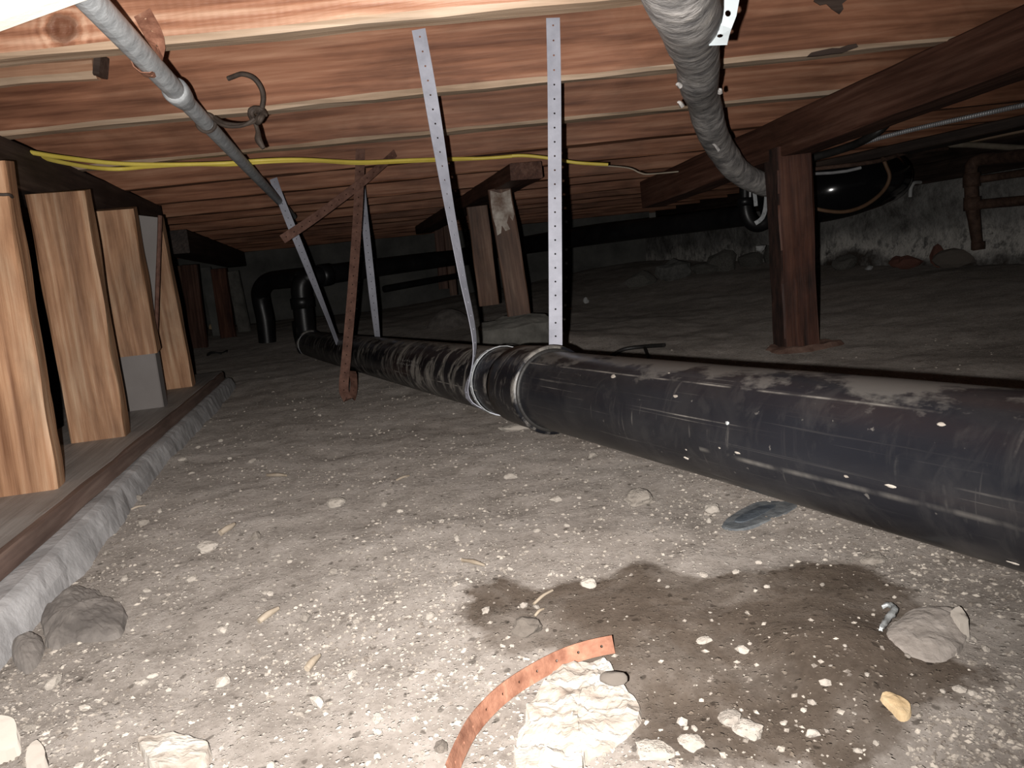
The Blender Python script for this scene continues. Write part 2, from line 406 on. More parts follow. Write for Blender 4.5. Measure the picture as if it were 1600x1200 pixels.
M_print = plain('pale_print', (0.30, 0.29, 0.27), (0.40, 0.39, 0.36), 0.7, 50)
M_hose = plain('black_rubber', (0.012, 0.011, 0.011), (0.03, 0.028, 0.026), 0.5, 20)
M_brick = plain('brick_rubble', (0.12, 0.05, 0.035), (0.22, 0.10, 0.075), 0.9, 20, 0.0, 0.6)
def stone_mat(name, a, b, sc=40):
    mt, nt, bs = newmat(name)
    v = coords(nt, (1, 1, 1)); oi = N(nt, 'ShaderNodeObjectInfo')
    n_ = nz(nt, v, 1.6, 5, 0.6)
    c = ramp(nt, mth(nt, 'ADD', mth(nt, 'MULTIPLY', n_, 0.6), mth(nt, 'MULTIPLY', oi.outputs['Random'], 0.5)), [(0.22, a), (0.75, b)]).outputs[0]
    nt.links.new(c, bs.inputs['Base Color']); bs.inputs['Roughness'].default_value = 0.9; bs.inputs['Diffuse Roughness'].default_value = 1.0
    bump(nt, bs, nz(nt, v, 5, 4), 0.5, 0.15)
    return mt
M_peb = stone_mat('pebble', (0.17, 0.145, 0.122), (0.44, 0.395, 0.345))
M_grit = plain('grit', (0.15, 0.125, 0.105), (0.52, 0.465, 0.40), 0.9, 90, lo=0.40, hi=0.62)
def ground_mat():
    mt, nt, bs = newmat('bare_dirt')
    v = coords(nt, (1, 1, 1), rnd=False)
    big = nz(nt, v, 2.3, 6, 0.6, 0.3); md = nz(nt, v, 17, 8, 0.68); fi = nz(nt, v, 120, 5, 0.7)
    s = mth(nt, 'ADD', mth(nt, 'ADD', mth(nt, 'MULTIPLY', big, 0.35), mth(nt, 'MULTIPLY', md, 0.4)), mth(nt, 'MULTIPLY', fi, 0.25))
    c = ramp(nt, s, [(0.36, (0.098, 0.083, 0.071)), (0.49, (0.192, 0.168, 0.148)), (0.64, (0.29, 0.26, 0.235))]).outputs[0]
    # reddish tinge in broad patches
    rd = ramp(nt, nz(nt, v, 1.1, 3), [(0.5, 0.0), (0.72, 1.0)]).outputs[0]
    c = mix(nt, mth(nt, 'MULTIPLY', rd, 0.45), c, (0.145, 0.11, 0.088))
    # pale crumbs and dark crumbs
    def crumbs(scale, lo, hi, nscale, th):
        vo = N(nt, 'ShaderNodeTexVoronoi'); vo.inputs['Scale'].default_value = scale; vo.inputs['Randomness'].default_value = 1
        wv = N(nt, 'ShaderNodeVectorMath', operation='ADD'); nn = N(nt, 'ShaderNodeTexNoise'); nn.inputs['Scale'].default_value = scale * 1.2
        nt.links.new(v, nn.inputs['Vector']); sc = N(nt, 'ShaderNodeVectorMath', operation='SCALE'); sc.inputs['Scale'].default_value = 0.9 / scale
        nt.links.new(nn.outputs['Color'], sc.inputs[0]); nt.links.new(v, wv.inputs[0]); nt.links.new(sc.outputs[0], wv.inputs[1])
        nt.links.new(wv.outputs[0], vo.inputs['Vector'])
        sel = N(nt, 'ShaderNodeSeparateColor'); nt.links.new(vo.outputs['Color'], sel.inputs[0])
        keep = mth(nt, 'GREATER_THAN', sel.outputs[0], th)
        return mth(nt, 'MULTIPLY', ramp(nt, vo.outputs['Distance'], [(lo, 1.0), (hi, 0.0)]).outputs[0], keep), sel.outputs[1]
    k1, r1 = crumbs(150, 0.24, 0.36, 0, 0.66); k2, r2 = crumbs(330, 0.25, 0.4, 0, 0.6); k3, r3 = crumbs(95, 0.22, 0.34, 0, 0.86)
    pale = ramp(nt, r1, [(0.0, (0.22, 0.195, 0.17)), (1.0, (0.48, 0.435, 0.385))]).outputs[0]
    c = mix(nt, mth(nt, 'MULTIPLY', k2, 0.6), c, (0.36, 0.325, 0.29))
    c = mix(nt, mth(nt, 'MULTIPLY', k1, 0.85), c, pale)
    c = mix(nt, mth(nt, 'MULTIPLY', k3, 0.7), c, (0.055, 0.046, 0.038))
    # damp patch: soaked soil, outlined by an attribute and broken up by noise
    at = N(nt, 'ShaderNodeAttribute', attribute_name='damp')
    edge = mth(nt, 'ADD', at.outputs['Fac'], mth(nt, 'MULTIPLY', mth(nt, 'SUBTRACT', nz(nt, v, 20, 8, 0.7), 0.5), 1.6))
    dm = ramp(nt, edge, [(0.34, 0.0), (0.66, 1.0)]).outputs[0]
    dm = mth(nt, 'MULTIPLY', dm, ramp(nt, nz(nt, v, 9, 6, 0.65, 0.5), [(0.34, 0.68), (0.52, 1.0)]).outputs[0])
    wet = mix(nt, 1.0, c, (0.34, 0.30, 0.265), 'MULTIPLY')
    c = mix(nt, dm, c, wet)
    nt.links.new(c, bs.inputs['Base Color'])
    bs.inputs['Roughness'].default_value = 0.95; bs.inputs['Specular IOR Level'].default_value = 0.15; bs.inputs['Diffuse Roughness'].default_value = 1.0
    h = mth(nt, 'ADD', mth(nt, 'ADD', mth(nt, 'MULTIPLY', md, 1.0), mth(nt, 'MULTIPLY', fi, 0.35)), mth(nt, 'ADD', mth(nt, 'MULTIPLY', k1, 0.35), mth(nt, 'MULTIPLY', k2, 0.15)))
    bump(nt, bs, h, 0.7, 0.010)
    return mt
M_ground = ground_mat()
def wall_mat():
    mt, nt, bs = newmat('foundation_concrete')
    v = coords(nt, (1, 1, 1), rnd=False)
    a = nz(nt, v, 5, 8, 0.65, 0.4); b = nz(nt, v, 30, 5, 0.7)
    c = ramp(nt, mth(nt, 'ADD', mth(nt, 'MULTIPLY', a, 0.7), mth(nt, 'MULTIPLY', b, 0.3)), [(0.38, (0.10, 0.094, 0.085)), (0.5, (0.26, 0.25, 0.235)), (0.64, (0.42, 0.405, 0.385))]).outputs[0]
    g = N(nt, 'ShaderNodeSeparateXYZ'); tc = N(nt, 'ShaderNodeTexCoord'); nt.links.new(tc.outputs['Object'], g.inputs[0])
    zz = mth(nt, 'ADD', g.outputs['Z'], mth(nt, 'MULTIPLY', mth(nt, 'SUBTRACT', nz(nt, v, 3.2, 6, 0.6), 0.5), 0.24))
    band = ramp(nt, zz, [(0.175, 0.0), (0.21, 1.0), (0.26, 0.8), (0.33, 0.0)]).outputs[0]
    salt = mth(nt, 'MULTIPLY', band, ramp(nt, nz(nt, v, 24, 8, 0.75), [(0.40, 0.0), (0.52, 1.0)]).outputs[0])
    low = ramp(nt, zz, [(0.17, 1.0), (0.215, 0.0)]).outputs[0]
    st = mth(nt, 'MULTIPLY', low, ramp(nt, nz(nt, v, 7, 6, 0.65), [(0.40, 0.0), (0.55, 1.0)]).outputs[0])
    c = mix(nt, mth(nt, 'MULTIPLY', st, 0.85), c, (0.045, 0.028, 0.018))
    c = mix(nt, salt, c, (0.80, 0.76, 0.70))
    nt.links.new(c, bs.inputs['Base Color']); bs.inputs['Roughness'].default_value = 0.92
    bump(nt, bs, mth(nt, 'ADD', a, mth(nt, 'MULTIPLY', b, 0.5)), 0.7, 0.02)
    return mt
M_wall = wall_mat()
M_wallb = plain('rear_wall_concrete', (0.10, 0.10, 0.092), (0.20, 0.195, 0.18), 0.9, 4, 0.0, 0.5)
def pipe_mat(name, swirl, line, streak, dusttop=0.8):
    """black ABS: dust settled on top, rubbed swirls round it, scratches along it (UV: metres, turn)"""
    mt, nt, bs = newmat(name)
    tc = N(nt, 'ShaderNodeTexCoord')
    def uv(sx, sy, rot=0):
        mp = N(nt, 'ShaderNodeMapping'); mp.inputs['Scale'].default_value = (sx, sy, 1); mp.inputs['Rotation'].default_value = (0, 0, rot)
        nt.links.new(tc.outputs['UV'], mp.inputs[0]); return mp.outputs[0]
    sp = N(nt, 'ShaderNodeSeparateXYZ'); nt.links.new(tc.outputs['UV'], sp.inputs[0])
    U_, T_ = sp.outputs[0], sp.outputs[1]
    ge = N(nt, 'ShaderNodeNewGeometry'); nn = N(nt, 'ShaderNodeSeparateXYZ'); nt.links.new(ge.outputs['Normal'], nn.inputs[0])
    top = ramp(nt, mth(nt, 'ADD', nn.outputs['Z'], mth(nt, 'MULTIPLY', mth(nt, 'SUBTRACT', nz(nt, uv(9, 6), 1.5, 6, 0.65), 0.5), 1.5)), [(0.86, 0.0), (1.25, dusttop)]).outputs[0]
    sw = ramp(nt, nz(nt, uv(16, 3.2, 0.25), 1.3, 7, 0.68, 1.2), [(0.49, 0.0), (0.62, 1.0)]).outputs[0]
    scr = ramp(nt, nz(nt, uv(1.6, 70), 1.5, 4, 0.6), [(0.60, 0.0), (0.72, 1.0)]).outputs[0]
    blo = ramp(nt, nz(nt, uv(5, 3), 1.6, 6, 0.6, 0.6), [(0.50, 0.0), (0.66, 1.0)]).outputs[0]
    drip = ramp(nt, nz(nt, uv(90, 4), 1.5, 3, 0.5), [(0.60, 0.0), (0.70, 1.0)]).outputs[0]
    spk = ramp(nt, nz(nt, uv(60, 24), 1.5, 3, 0.5), [(0.70, 0.0), (0.75, 1.0)]).outputs[0]
    d = mth(nt, 'MAXIMUM', mth(nt, 'MULTIPLY', top, 0.42), mth(nt, 'MULTIPLY', sw, swirl))
    d = mth(nt, 'MAXIMUM', d, mth(nt, 'MULTIPLY', scr, streak * 0.07))
    d = mth(nt, 'MAXIMUM', d, mth(nt, 'MULTIPLY', mth(nt, 'MULTIPLY', blo, scr), streak * 0.40))
    d = mth(nt, 'MAXIMUM', d, mth(nt, 'MULTIPLY', mth(nt, 'MULTIPLY', blo, drip), streak * 0.2))
    d = mth(nt, 'MAXIMUM', d, mth(nt, 'MULTIPLY', blo, streak * 0.025))
    d = mth(nt, 'MAXIMUM', d, mth(nt, 'MULTIPLY', spk, 0.2))
    for t0, u0, u1, wd, st in line:
        off = mth(nt, 'ABSOLUTE', mth(nt, 'SUBTRACT', mth(nt, 'ADD', T_, mth(nt, 'MULTIPLY', mth(nt, 'SUBTRACT', nz(nt, uv(3, 0.2), 1.0, 3), 0.5), 0.012)), t0))
        l = ramp(nt, off, [(wd * 0.4, 1.0), (wd, 0.0)]).outputs[0]
        l = mth(nt, 'MULTIPLY', l, mth(nt, 'MULTIPLY', mth(nt, 'GREATER_THAN', U_, u0), mth(nt, 'LESS_THAN', U_, u1)))
        l = mth(nt, 'MULTIPLY', l, ramp(nt, nz(nt, uv(14, 2), 1.4, 5), [(0.40, 0.0), (0.62, 1.0)]).outputs[0])
        d = mth(nt, 'MAXIMUM', d, mth(nt, 'MULTIPLY', l, st))
    base = ramp(nt, nz(nt, uv(3, 2), 1.2, 4), [(0.3, (0.006, 0.006, 0.008)), (0.7, (0.014, 0.015, 0.019))]).outputs[0]
    c = mix(nt, d, base, (0.42, 0.385, 0.34))
    nt.links.new(c, bs.inputs['Base Color'])
    r = N(nt, 'ShaderNodeMapRange'); r.inputs[3].default_value = 0.29; r.inputs[4].default_value = 0.85; nt.links.new(d, r.inputs[0])
    nt.links.new(r.outputs[0], bs.inputs['Roughness'])
    bump(nt, bs, mth(nt, 'ADD', scr, nz(nt, uv(40, 20), 2, 3)), 0.06, 0.002)
    return mt
M_abs1 = pipe_mat('abs_near', 0.025, [(0.40, 0.79, 1.49, 0.0040, 0.5), (0.222, 0.54, 1.04, 0.0060, 0.25)], 0.9, 0.45)
M_abs2 = pipe_mat('abs_far', 0.58, [(0.235, 0.05, 0.75, 0.0040, 0.8)], 0.3, 0.9)
M_absc = pipe_mat('abs_coupling', 0.55, [], 0.3, 0.9)

# ================================================================== THE SETTING
# damp outline, read off the photo and laid on the floor
damp_px = [(725, 925), (735, 985), (800, 1030), (860, 1020), (905, 1052), (960, 1120), (1010, 1200), (1400, 1215), (1420, 1140), (1500, 1090), (1540, 1055), (1480, 1040), (1400, 1030),
           (1380, 985), (1440, 950), (1400, 915), (1340, 872), (1260, 885), (1180, 900), (1090, 905), (1000, 885), (930, 905), (850, 925), (790, 905)]
dpoly = [aZ(px, py, 0.0) for px, py in damp_px]
def dampv(x, y):
    inside = False; best = 9
    n = len(dpoly)
    for i in range(n):
        a, b = dpoly[i], dpoly[(i + 1) % n]
        if (a.y > y) != (b.y > y) and x < (b.x - a.x) * (y - a.y) / (b.y - a.y) + a.x: inside = not inside
        ex, ey = b.x - a.x, b.y - a.y; t = max(0, min(1, ((x - a.x) * ex + (y - a.y) * ey) / (ex * ex + ey * ey)))
        best = min(best, math.hypot(x - a.x - t * ex, y - a.y - t * ey))
    s = best if inside else -best
    return max(0, min(1, 0.5 + s / 0.05))
def build_ground():
    ys = [-1.2, -0.9, -0.6, -0.3, -0.1, 0.05, 0.14, 0.2, 0.24]
    y = 0.28
    while y < 6.7: ys.append(y); y *= 1.0135
    ys.append(6.9)
    NX = 300; xs = []
    for i in range(NX + 1):
        t = 2 * i / NX - 1; xs.append(0.0 + 4.0 * math.sinh(3.6 * t) / math.sinh(3.6))
    vs_, fs, dv = [], [], []
    for y in ys:
        for x in xs:
            vs_.append((x, y, gz(x, y))); dv.append(dampv(x, y) if (-0.2 < x < 0.6 and 0.3 < y < 1.1) else 0.0)
    k = NX + 1
    for i in range(len(ys) - 1):
        for j in range(NX): fs.append((i * k + j, i * k + j + 1, (i + 1) * k + j + 1, (i + 1) * k + j))
    me = pydata('floor', vs_, fs)
    a = me.attributes.new('damp', 'FLOAT', 'POINT'); a.data.foreach_set('value', dv)
    return tag(ob('floor', me, M_ground, smooth=True), 'bare grey-brown dirt floor with grit and a dark damp patch', 'ground', kind='structure')
build_ground()
# ---- foundation walls
def wall(name, a, b, z0, z1, mat, label, thick=0.2, amp=0.012, nu=90, nv=18):
    a, b = V(a), V(b); ax = (b - a); L = ax.length; ax.normalize(); nrm = V((-ax.y, ax.x, 0))
    vs_, fs = [], []
    for j in range(nv + 1):
        for i in range(nu + 1):
            p = a + ax * (L * i / nu); z = z0 + (z1 - z0) * j / nv
            d = amp * noise.noise(V((p.x * 3, p.y * 3, z * 6))) + amp * 0.6 * noise.noise(V((p.x * 11, p.y * 11, z * 14)))
            d += 0.03 * sst(0.26, 0.12, z) if amp > 0.01 else 0
            vs_.append(p + nrm * d + V((0, 0, z)))
    k = nu + 1; base = len(vs_)
    for j in range(nv):
        for i in range(nu): fs.append((j * k + i, (j + 1) * k + i, (j + 1) * k + i + 1, j * k + i + 1))
    for (p, z) in ((a, z0), (b, z0), (b, z1), (a, z1)): vs_.append(p - nrm * thick + V((0, 0, z)))
    fs.append((base, base + 1, base + 2, base + 3))
    fs.append(tuple([nv * k + i for i in range(nu + 1)] + [base + 2, base + 3])); fs.append(tuple([i for i in range(nu, -1, -1)] + [base, base + 1]))
    fs.append(tuple([j * k for j in range(nv, -1, -1)] + [base, base + 3])[::-1]); fs.append(tuple([j * k + nu for j in range(nv + 1)] + [base + 2, base + 1])[::-1])
    me = pydata(name, [v for v in vs_], fs)
    return tag(ob(name, me, mat), label, 'wall', kind='structure')
wall('wall_right', LP(2.7, 0.6, 0), LP(2.7, 6.6, 0), -0.05, 0.50, M_wall, 'stained concrete foundation wall with white salt crust on the right')
wall('wall_back', LP(2.75, 6.45, 0), LP(-2.5, 6.45, 0), -0.05, 0.84, M_wallb, 'dim grey concrete wall at the far end of the crawl space')
wall('wall_left', LP(-2.3, 6.5, 0), LP(-2.3, 0.2, 0), -0.05, 0.84, M_wallb, 'dim concrete wall behind the row of short studs')
tag(timber('trim_1', LP(2.80, 0.6, 0.545), LP(2.80, 6.5, 0.545), 0.19, 0.088, PER, M_dark), 'dark timber plate lying on the right foundation wall', 'trim', kind='structure')
tag(timber('trim_2', LP(2.85, 0.6, 0.72), LP(2.85, 6.5, 0.72), 0.05, 0.25, PER, M_dark), 'dark rim board standing on the right wall plate', 'trim', kind='structure')
# ---- subfloor over the joists
ceil = empty('ceiling', (0, 3, 0.82)); tag(ceil, 'wooden subfloor boards laid over the joists', 'ceiling', kind='structure')
pl0 = timber('plank', (-3.6, -0.62, 0.825), (3.2, -0.62, 0.825), 0.138, 0.022, (0, 1, 0), M_joist, ceil, seg=4)
yy = -0.62
for i in range(51):
    yy += 0.142
    c = pl0.copy(); COL.objects.link(c); c.location = pl0.location + V((0, yy + 0.62, 0))
# ---- joists
NJ = 15; joists = []
jl = ['nearest floor joist, pale and blown bright at the top edge of the picture', 'second nearest floor joist, its face carrying two galvanised straps',
      'third nearest floor joist, behind the one carrying the galvanised straps', 'fourth nearest floor joist, with the yellow cables along its face',
      'fifth nearest floor joist, just behind the yellow cables', 'sixth nearest floor joist', 'seventh nearest floor joist', 'eighth nearest floor joist', 'ninth nearest floor joist',
      'tenth nearest floor joist, in the dim rear', 'eleventh nearest floor joist, in the dim rear', 'twelfth nearest floor joist, in the dim rear',
      'third floor joist from the far wall', 'second floor joist from the far wall', 'floor joist closest to the far wall']
for i in range(NJ):
    y = JY0 + JSP * i + 0.0225; zz = 0.012 * math.sin(i * 2.3) if i > 3 else 0
    x1 = 2.84 - KD * y
    h = 0.172
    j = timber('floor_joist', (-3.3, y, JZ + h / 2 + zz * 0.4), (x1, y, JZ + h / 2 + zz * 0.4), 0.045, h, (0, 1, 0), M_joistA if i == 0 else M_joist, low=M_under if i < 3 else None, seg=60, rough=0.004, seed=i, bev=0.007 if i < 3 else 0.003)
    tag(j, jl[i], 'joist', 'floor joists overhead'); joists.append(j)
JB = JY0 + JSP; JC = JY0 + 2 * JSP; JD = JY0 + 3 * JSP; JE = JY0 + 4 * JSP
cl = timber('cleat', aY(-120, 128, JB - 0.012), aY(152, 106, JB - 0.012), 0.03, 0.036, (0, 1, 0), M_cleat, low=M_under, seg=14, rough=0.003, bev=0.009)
tag(cl, 'short wooden cleat nailed to the second joist at the upper left', 'cleat')
be = aY(152, 103, JB - 0.014)
tag(timber('block', be + V((0.001, 0, 0)), be + V((0.012, 0, -0.003)), 0.030, 0.036, (0, 1, 0), M_dark, seg=2), 'small dark block at the end of the cleat on the joist', 'block')
# pale board close overhead, top left
p0, p1 = aY(-560, 245, 0.52), aY(190, -28, 0.52)
upv = V((0, 0, 1))
ax = (p1 - p0).normalized(); pv = (upv - ax * ax.z).normalized()
tag(timber('pale_board', p0 + pv * 0.05, p1 + pv * 0.05, 0.02, 0.10, (0, 1, 0), M_white, seg=6, rough=0.001), 'pale board close overhead, blown white in the top left corner', 'board')

# ================================================================== LEFT KNEE WALL
kb = []
def kerb():
    prof = [(-0.66, -0.05), (-0.66, 0.034), (-0.46, 0.038), (-0.402, 0.040), (-0.392, 0.036), (-0.384, 0.018), (-0.376, -0.01), (-0.36, -0.05)]
    vs_, fs = [], []; n = 90; k = len(prof)
    for i in range(n + 1):
        Y = 0.30 + (2.55 - 0.30) * i / n
        for (L, z) in prof:
            Lf = L + (0.018 * (1 - sst(0.6, 1.5, Y)) if L > -0.41 else 0)
            p = LP(Lf, Y, z)
            nn = noise.noise(V((p.x * 30, p.y * 30, z * 40))) * 0.0022 + noise.noise(V((p.x * 9, p.y * 9, z * 9))) * 0.004
            vs_.append(p + PER * (nn if L > -0.45 else 0) + V((0, 0, nn * 0.6)))
    for i in range(n):
        for j in range(k - 1): fs.append((i * k + j, (i + 1) * k + j, (i + 1) * k + j + 1, i * k + j + 1))
    fs.append(tuple(range(k))); fs.append(tuple(n * k + j for j in range(k))[::-1])
    return ob('concrete_kerb', pydata('concrete_kerb', vs_, [f[::-1] for f in fs]), M_conc)
tag(kerb(), 'rough pale concrete kerb under the sill of the stud wall', 'kerb')
sl = empty('sill_plate', LP(-0.53, 0.3, 0.035)); tag(sl, 'weathered grey sill plate with brown front edge under the studs', 'sill')
timber('plate', LP(-0.535, 0.30, 0.053), LP(-0.535, 2.50, 0.053), 0.235, 0.028, PER, M_sill, sl, rough=0.002)
timber('edge_strip', LP(-0.411, 0.30, 0.056), LP(-0.411, 2.49, 0.052), 0.012, 0.029, PER, M_silledge, sl, rough=0.003)
tag(timber('girder', LP(-0.592, 0.15, 0.597), LP(-0.592, 2.58, 0.597), 0.10, 0.086, PER, M_dark), 'dark girder over the row of short studs at the left', 'girder')
def stud(Yb, Yt, label, L0=-0.45, wd=0.100, zb=0.066, zt=0.552, dep=0.045, mat=M_stud, lean=0.0):
    a = LP(L0 - wd / 2, Yb, zb); b = LP(L0 - wd / 2 + lean, Yt, zt)
    o = timber('stud', a, b, wd, dep, PER, mat, seg=24, rough=0.004, cut=0.01)
    tag(o, label, 'stud', 'short studs of the left wall')
    return o
stud(1.085, 1.135, 'nearest tan stud, cut off by the left edge of the picture', wd=0.105)
stud(1.465, 1.485, 'tan stud with a dark knot near its top, second from the left edge', mat=M_studk)
s3 = stud(1.83, 1.835, 'tan stud standing on a grey block, third from the left edge', zb=0.205)
stud(2.185, 2.14, 'fourth stud from the left edge, farthest of the row', wd=0.085)
tag(timber('grey_block', LP(-0.455 - 0.05, 1.83, 0.066), LP(-0.455 - 0.05, 1.835, 0.204), 0.098, 0.05, PER, M_greypan, seg=3, rough=0.001), 'grey block under the third stud', 'block')
gpb = aY(224, 636, 1.985); gpb.z = 0.068
tag(timber('flat_grey_board', gpb, aY(231, 338, 1.985), 0.060, 0.010, PER, M_greypan, seg=4, rough=0.0008), 'narrow flat grey board behind the third stud', 'board')
blb = aY(243, 640, 1.93); blb.z = 0.068
tag(timber('brown_lath', blb, aY(250, 337, 1.97), 0.010, 0.012, PER, M_rust, seg=8, rough=0.001), 'thin brown lath leaning in front of the farthest stud', 'lath')
tag(timber('brown_board', LP(-0.56, 1.98, 0.066), LP(-0.60, 1.86, 0.50), 0.06, 0.02, PER, M_beam, seg=8, rough=0.002), 'dark reddish board behind the second and third studs', 'board')
tag(tube('tie_wire', [aY(-40, 300, 1.10), aY(0, 304, 1.10), aY(14, 304, 1.105), aY(19, 308, 1.12)], 0.0022, M_wire, seg=6), 'short dark wire bent round the nearest stud', 'wire')
# far left: low beam, boards and scraps
tag(timber('rear_girder', LP(-0.66, 3.3, 0.566), LP(-0.66, 5.4, 0.55), 0.12, 0.10, PER, M_dark), 'dark low girder far back at the left', 'girder')
for i, (x0, x1, y0, y1, Y) in enumerate([(276, 288, 416, 455, 4.55), (288, 312, 414, 500, 4.3), (318, 332, 418, 455, 5.0), (334, 357, 420, 486, 4.75), (358, 376, 424, 450, 5.2)]):
    a = aY((x0 + x1) / 2 + 5, y1, Y); b = aY((x0 + x1) / 2 - 4, y0, Y); wd = (x1 - x0) * Y / FPX
    a.z = gz(a.x, a.y) - 0.01
    o = timber('rear_board', a, b, wd, 0.03, (1, 0, 0), [M_prop, M_beam, M_wallb, M_post, M_pad][i], seg=6, rough=0.003)
    tag(o, ['grey board leftmost under the low rear girder', 'brown board second from the left under the low rear girder', 'narrow grey board between two brown boards far back at the left',
            'reddish brown board second from the right under the low rear girder', 'grey board rightmost under the low rear girder'][i], 'board', 'boards under the rear girder')
pp = aG(335, 516)
tag(tube('plastic_fitting', [pp + V((-0.03, 0.0, 0.03)), pp + V((0, 0, 0.022)), pp + V((0.03, -0.01, 0.015))], [0.020, 0.017, 0.021], M_yst, seg=14, sm=4), 'small yellowish plastic fitting lying far back at the left', 'fitting')
pp = aG(340, 555)
tag(tube('wire_coil', [pp + V((0.05 * math.cos(a), 0.05 * math.sin(a), 0.012 + 0.006 * math.sin(3 * a))) for a in [0.5 * q for q in range(12)]], 0.004, M_hose, seg=6, sm=4), 'small dark ring of wire lying on the dirt beyond the studs', 'wire')

# ================================================================== OVERHEAD SERVICES
ce = empty('galvanised_pipe', aZ(145, 0, 0.612)); tag(ce, 'grey galvanised pipe running back under the joists at the upper left', 'pipe')
ca, cb = aZ(70, -76, 0.612), aZ(430, 308, 0.612)
cdv = (cb - ca).normalized()
cq = aZ(272, 146, 0.612); cqs = (cq - ca).dot(cdv)
tube('pipe', [ca, ca + cdv * cqs], 0.0138, M_conduit, ce, sm=1, seg=18)
tube('pipe', [ca + cdv * cqs, cb + cdv * 0.75], 0.0126, M_conduit, ce, sm=1, seg=18)
lathe('coupling', ca + cdv * (cqs - 0.022), cdv, [(-0.004, 0.0136), (0.0, 0.0168), (0.006, 0.0180), (0.024, 0.0178), (0.040, 0.0166), (0.058, 0.0150), (0.070, 0.0138), (0.074, 0.0126)], M_conduit, ce, 22)
hq = aZ(229, 98, 0.612)
hs = empty('rusty_hanger', hq + V((0, 0, 0.02))); tag(hs, 'rusty pipe hanger nailed to the nearest joist', 'hanger')
hw = cdv
aq = aY(222, 20, JY0 - 0.002)
sdv = V((1, 0, 0)) - cdv * cdv.x; sdv.normalize()
nv = cdv.cross(sdv)
loop = [aq, aq.lerp(hq + sdv * 0.018, 0.5) + V((0.004, -0.004, 0)), hq + sdv * 0.0150 + V((0, 0, 0.004)), hq + sdv * 0.0105 - V((0, 0, 0.0108)), hq - V((0, 0, 0.0148)), hq - sdv * 0.0110 - V((0, 0, 0.0100)), hq - sdv * 0.0150 + V((0, 0, 0.003))]
strap('band', loop, [V((1, 0, 0.1)), hw * 0.6 + V((1, 0, 0)), hw, hw, hw, hw, hw], 0.022, M_rustor, hs, pitch=0.02, hole=0.0016, sm=8)
# twisted wire tie hanging from the pipe
wq = aZ(322, 192, 0.612)
wt = empty('wire_tie', wq); tag(wt, 'old twisted wire looped round the galvanised pipe with curled ends', 'wire')
WY = wq.y
tube('loop', [wq + sdv * 0.0146 * math.cos(t) + nv * 0.0146 * math.sin(t) for t in [0.55 * q for q in range(13)]], 0.003, M_wire, wt, sm=3, seg=6)
tube('strand', [aY(335, 183, WY), aY(350, 192, WY - 0.01), aY(375, 195, WY - 0.012), aY(396, 190, WY - 0.012), aY(404, 180, WY)], 0.0034, M_wire, wt, sm=5, seg=7)
tube('strand', [aY(333, 186, WY - 0.005), aY(352, 197, WY - 0.012), aY(380, 196, WY - 0.016), aY(398, 185, WY - 0.016)], 0.003, M_wire, wt, sm=5, seg=7)
kc = aY(402, 181, WY - 0.005)
tube('twist', [kc + V((0.013 * math.cos(t * 1.0) * (1 - 0.03 * q), 0.006 * math.sin(2 * t), 0.013 * math.sin(t) * (1 - 0.02 * q))) for q, t in enumerate([0.7 * q for q in range(22)])], 0.0042, M_wire, wt, sm=3, seg=6, bump=0.001)
tube('curled_end', [aY(408, 172, WY), aY(411, 155, WY), aY(408, 138, WY - 0.01), aY(396, 122, WY - 0.015), aY(378, 116, WY - 0.015), aY(364, 120, WY - 0.01), aY(356, 123, WY - 0.008)], 0.004, M_wire, wt, sm=5, seg=7)
tube('hanging_end', [aY(398, 190, WY), aY(403, 205, WY), aY(404, 218, WY - 0.005), aY(412, 232, WY - 0.005)], [0.0038, 0.004, 0.0062, 0.0036], M_wire, wt, sm=5, seg=7)
# yellow cables
YY = JD - 0.006
yA = [(38, 236), (60, 240), (100, 246), (180, 255), (260, 257), (350, 255), (400, 251), (470, 249), (560, 253), (640, 250), (700, 248), (760, 247), (810, 243), (850, 246), (900, 254), (950, 257)]
yB = [(38, 238), (60, 244), (90, 252), (140, 261), (185, 264), (235, 260), (300, 256.5), (360, 257), (420, 252.5), (490, 251), (560, 255), (640, 252), (700, 249.5), (760, 247), (800, 244)]
def yel(x, y, d):
    p = aZ(x, y, 0.632)
    return p if 0 < p.y < YY else aY(x, y, YY - d)
tag(tube('yellow_cable', [yel(x, y, 0) for x, y in yA], 0.0046, M_yellow, seg=8, sm=5), 'yellow cable strung along the joists, the upper of two', 'cable', 'yellow cables')
tag(tube('yellow_cable', [yel(x, y, 0.009) for x, y in yB], 0.0046, M_yellow, seg=8, sm=5), 'yellow cable sagging lowest at the left, the lower of two', 'cable', 'yellow cables')
tag(tube('thin_cable', [aY(x, y, JD + 0.12) for x, y in [(930, 258), (980, 262), (1000, 270), (1015, 272), (1060, 268)]], 0.002, M_pale, seg=6), 'thin pale cable loose under the joists behind the lagged pipe', 'cable')

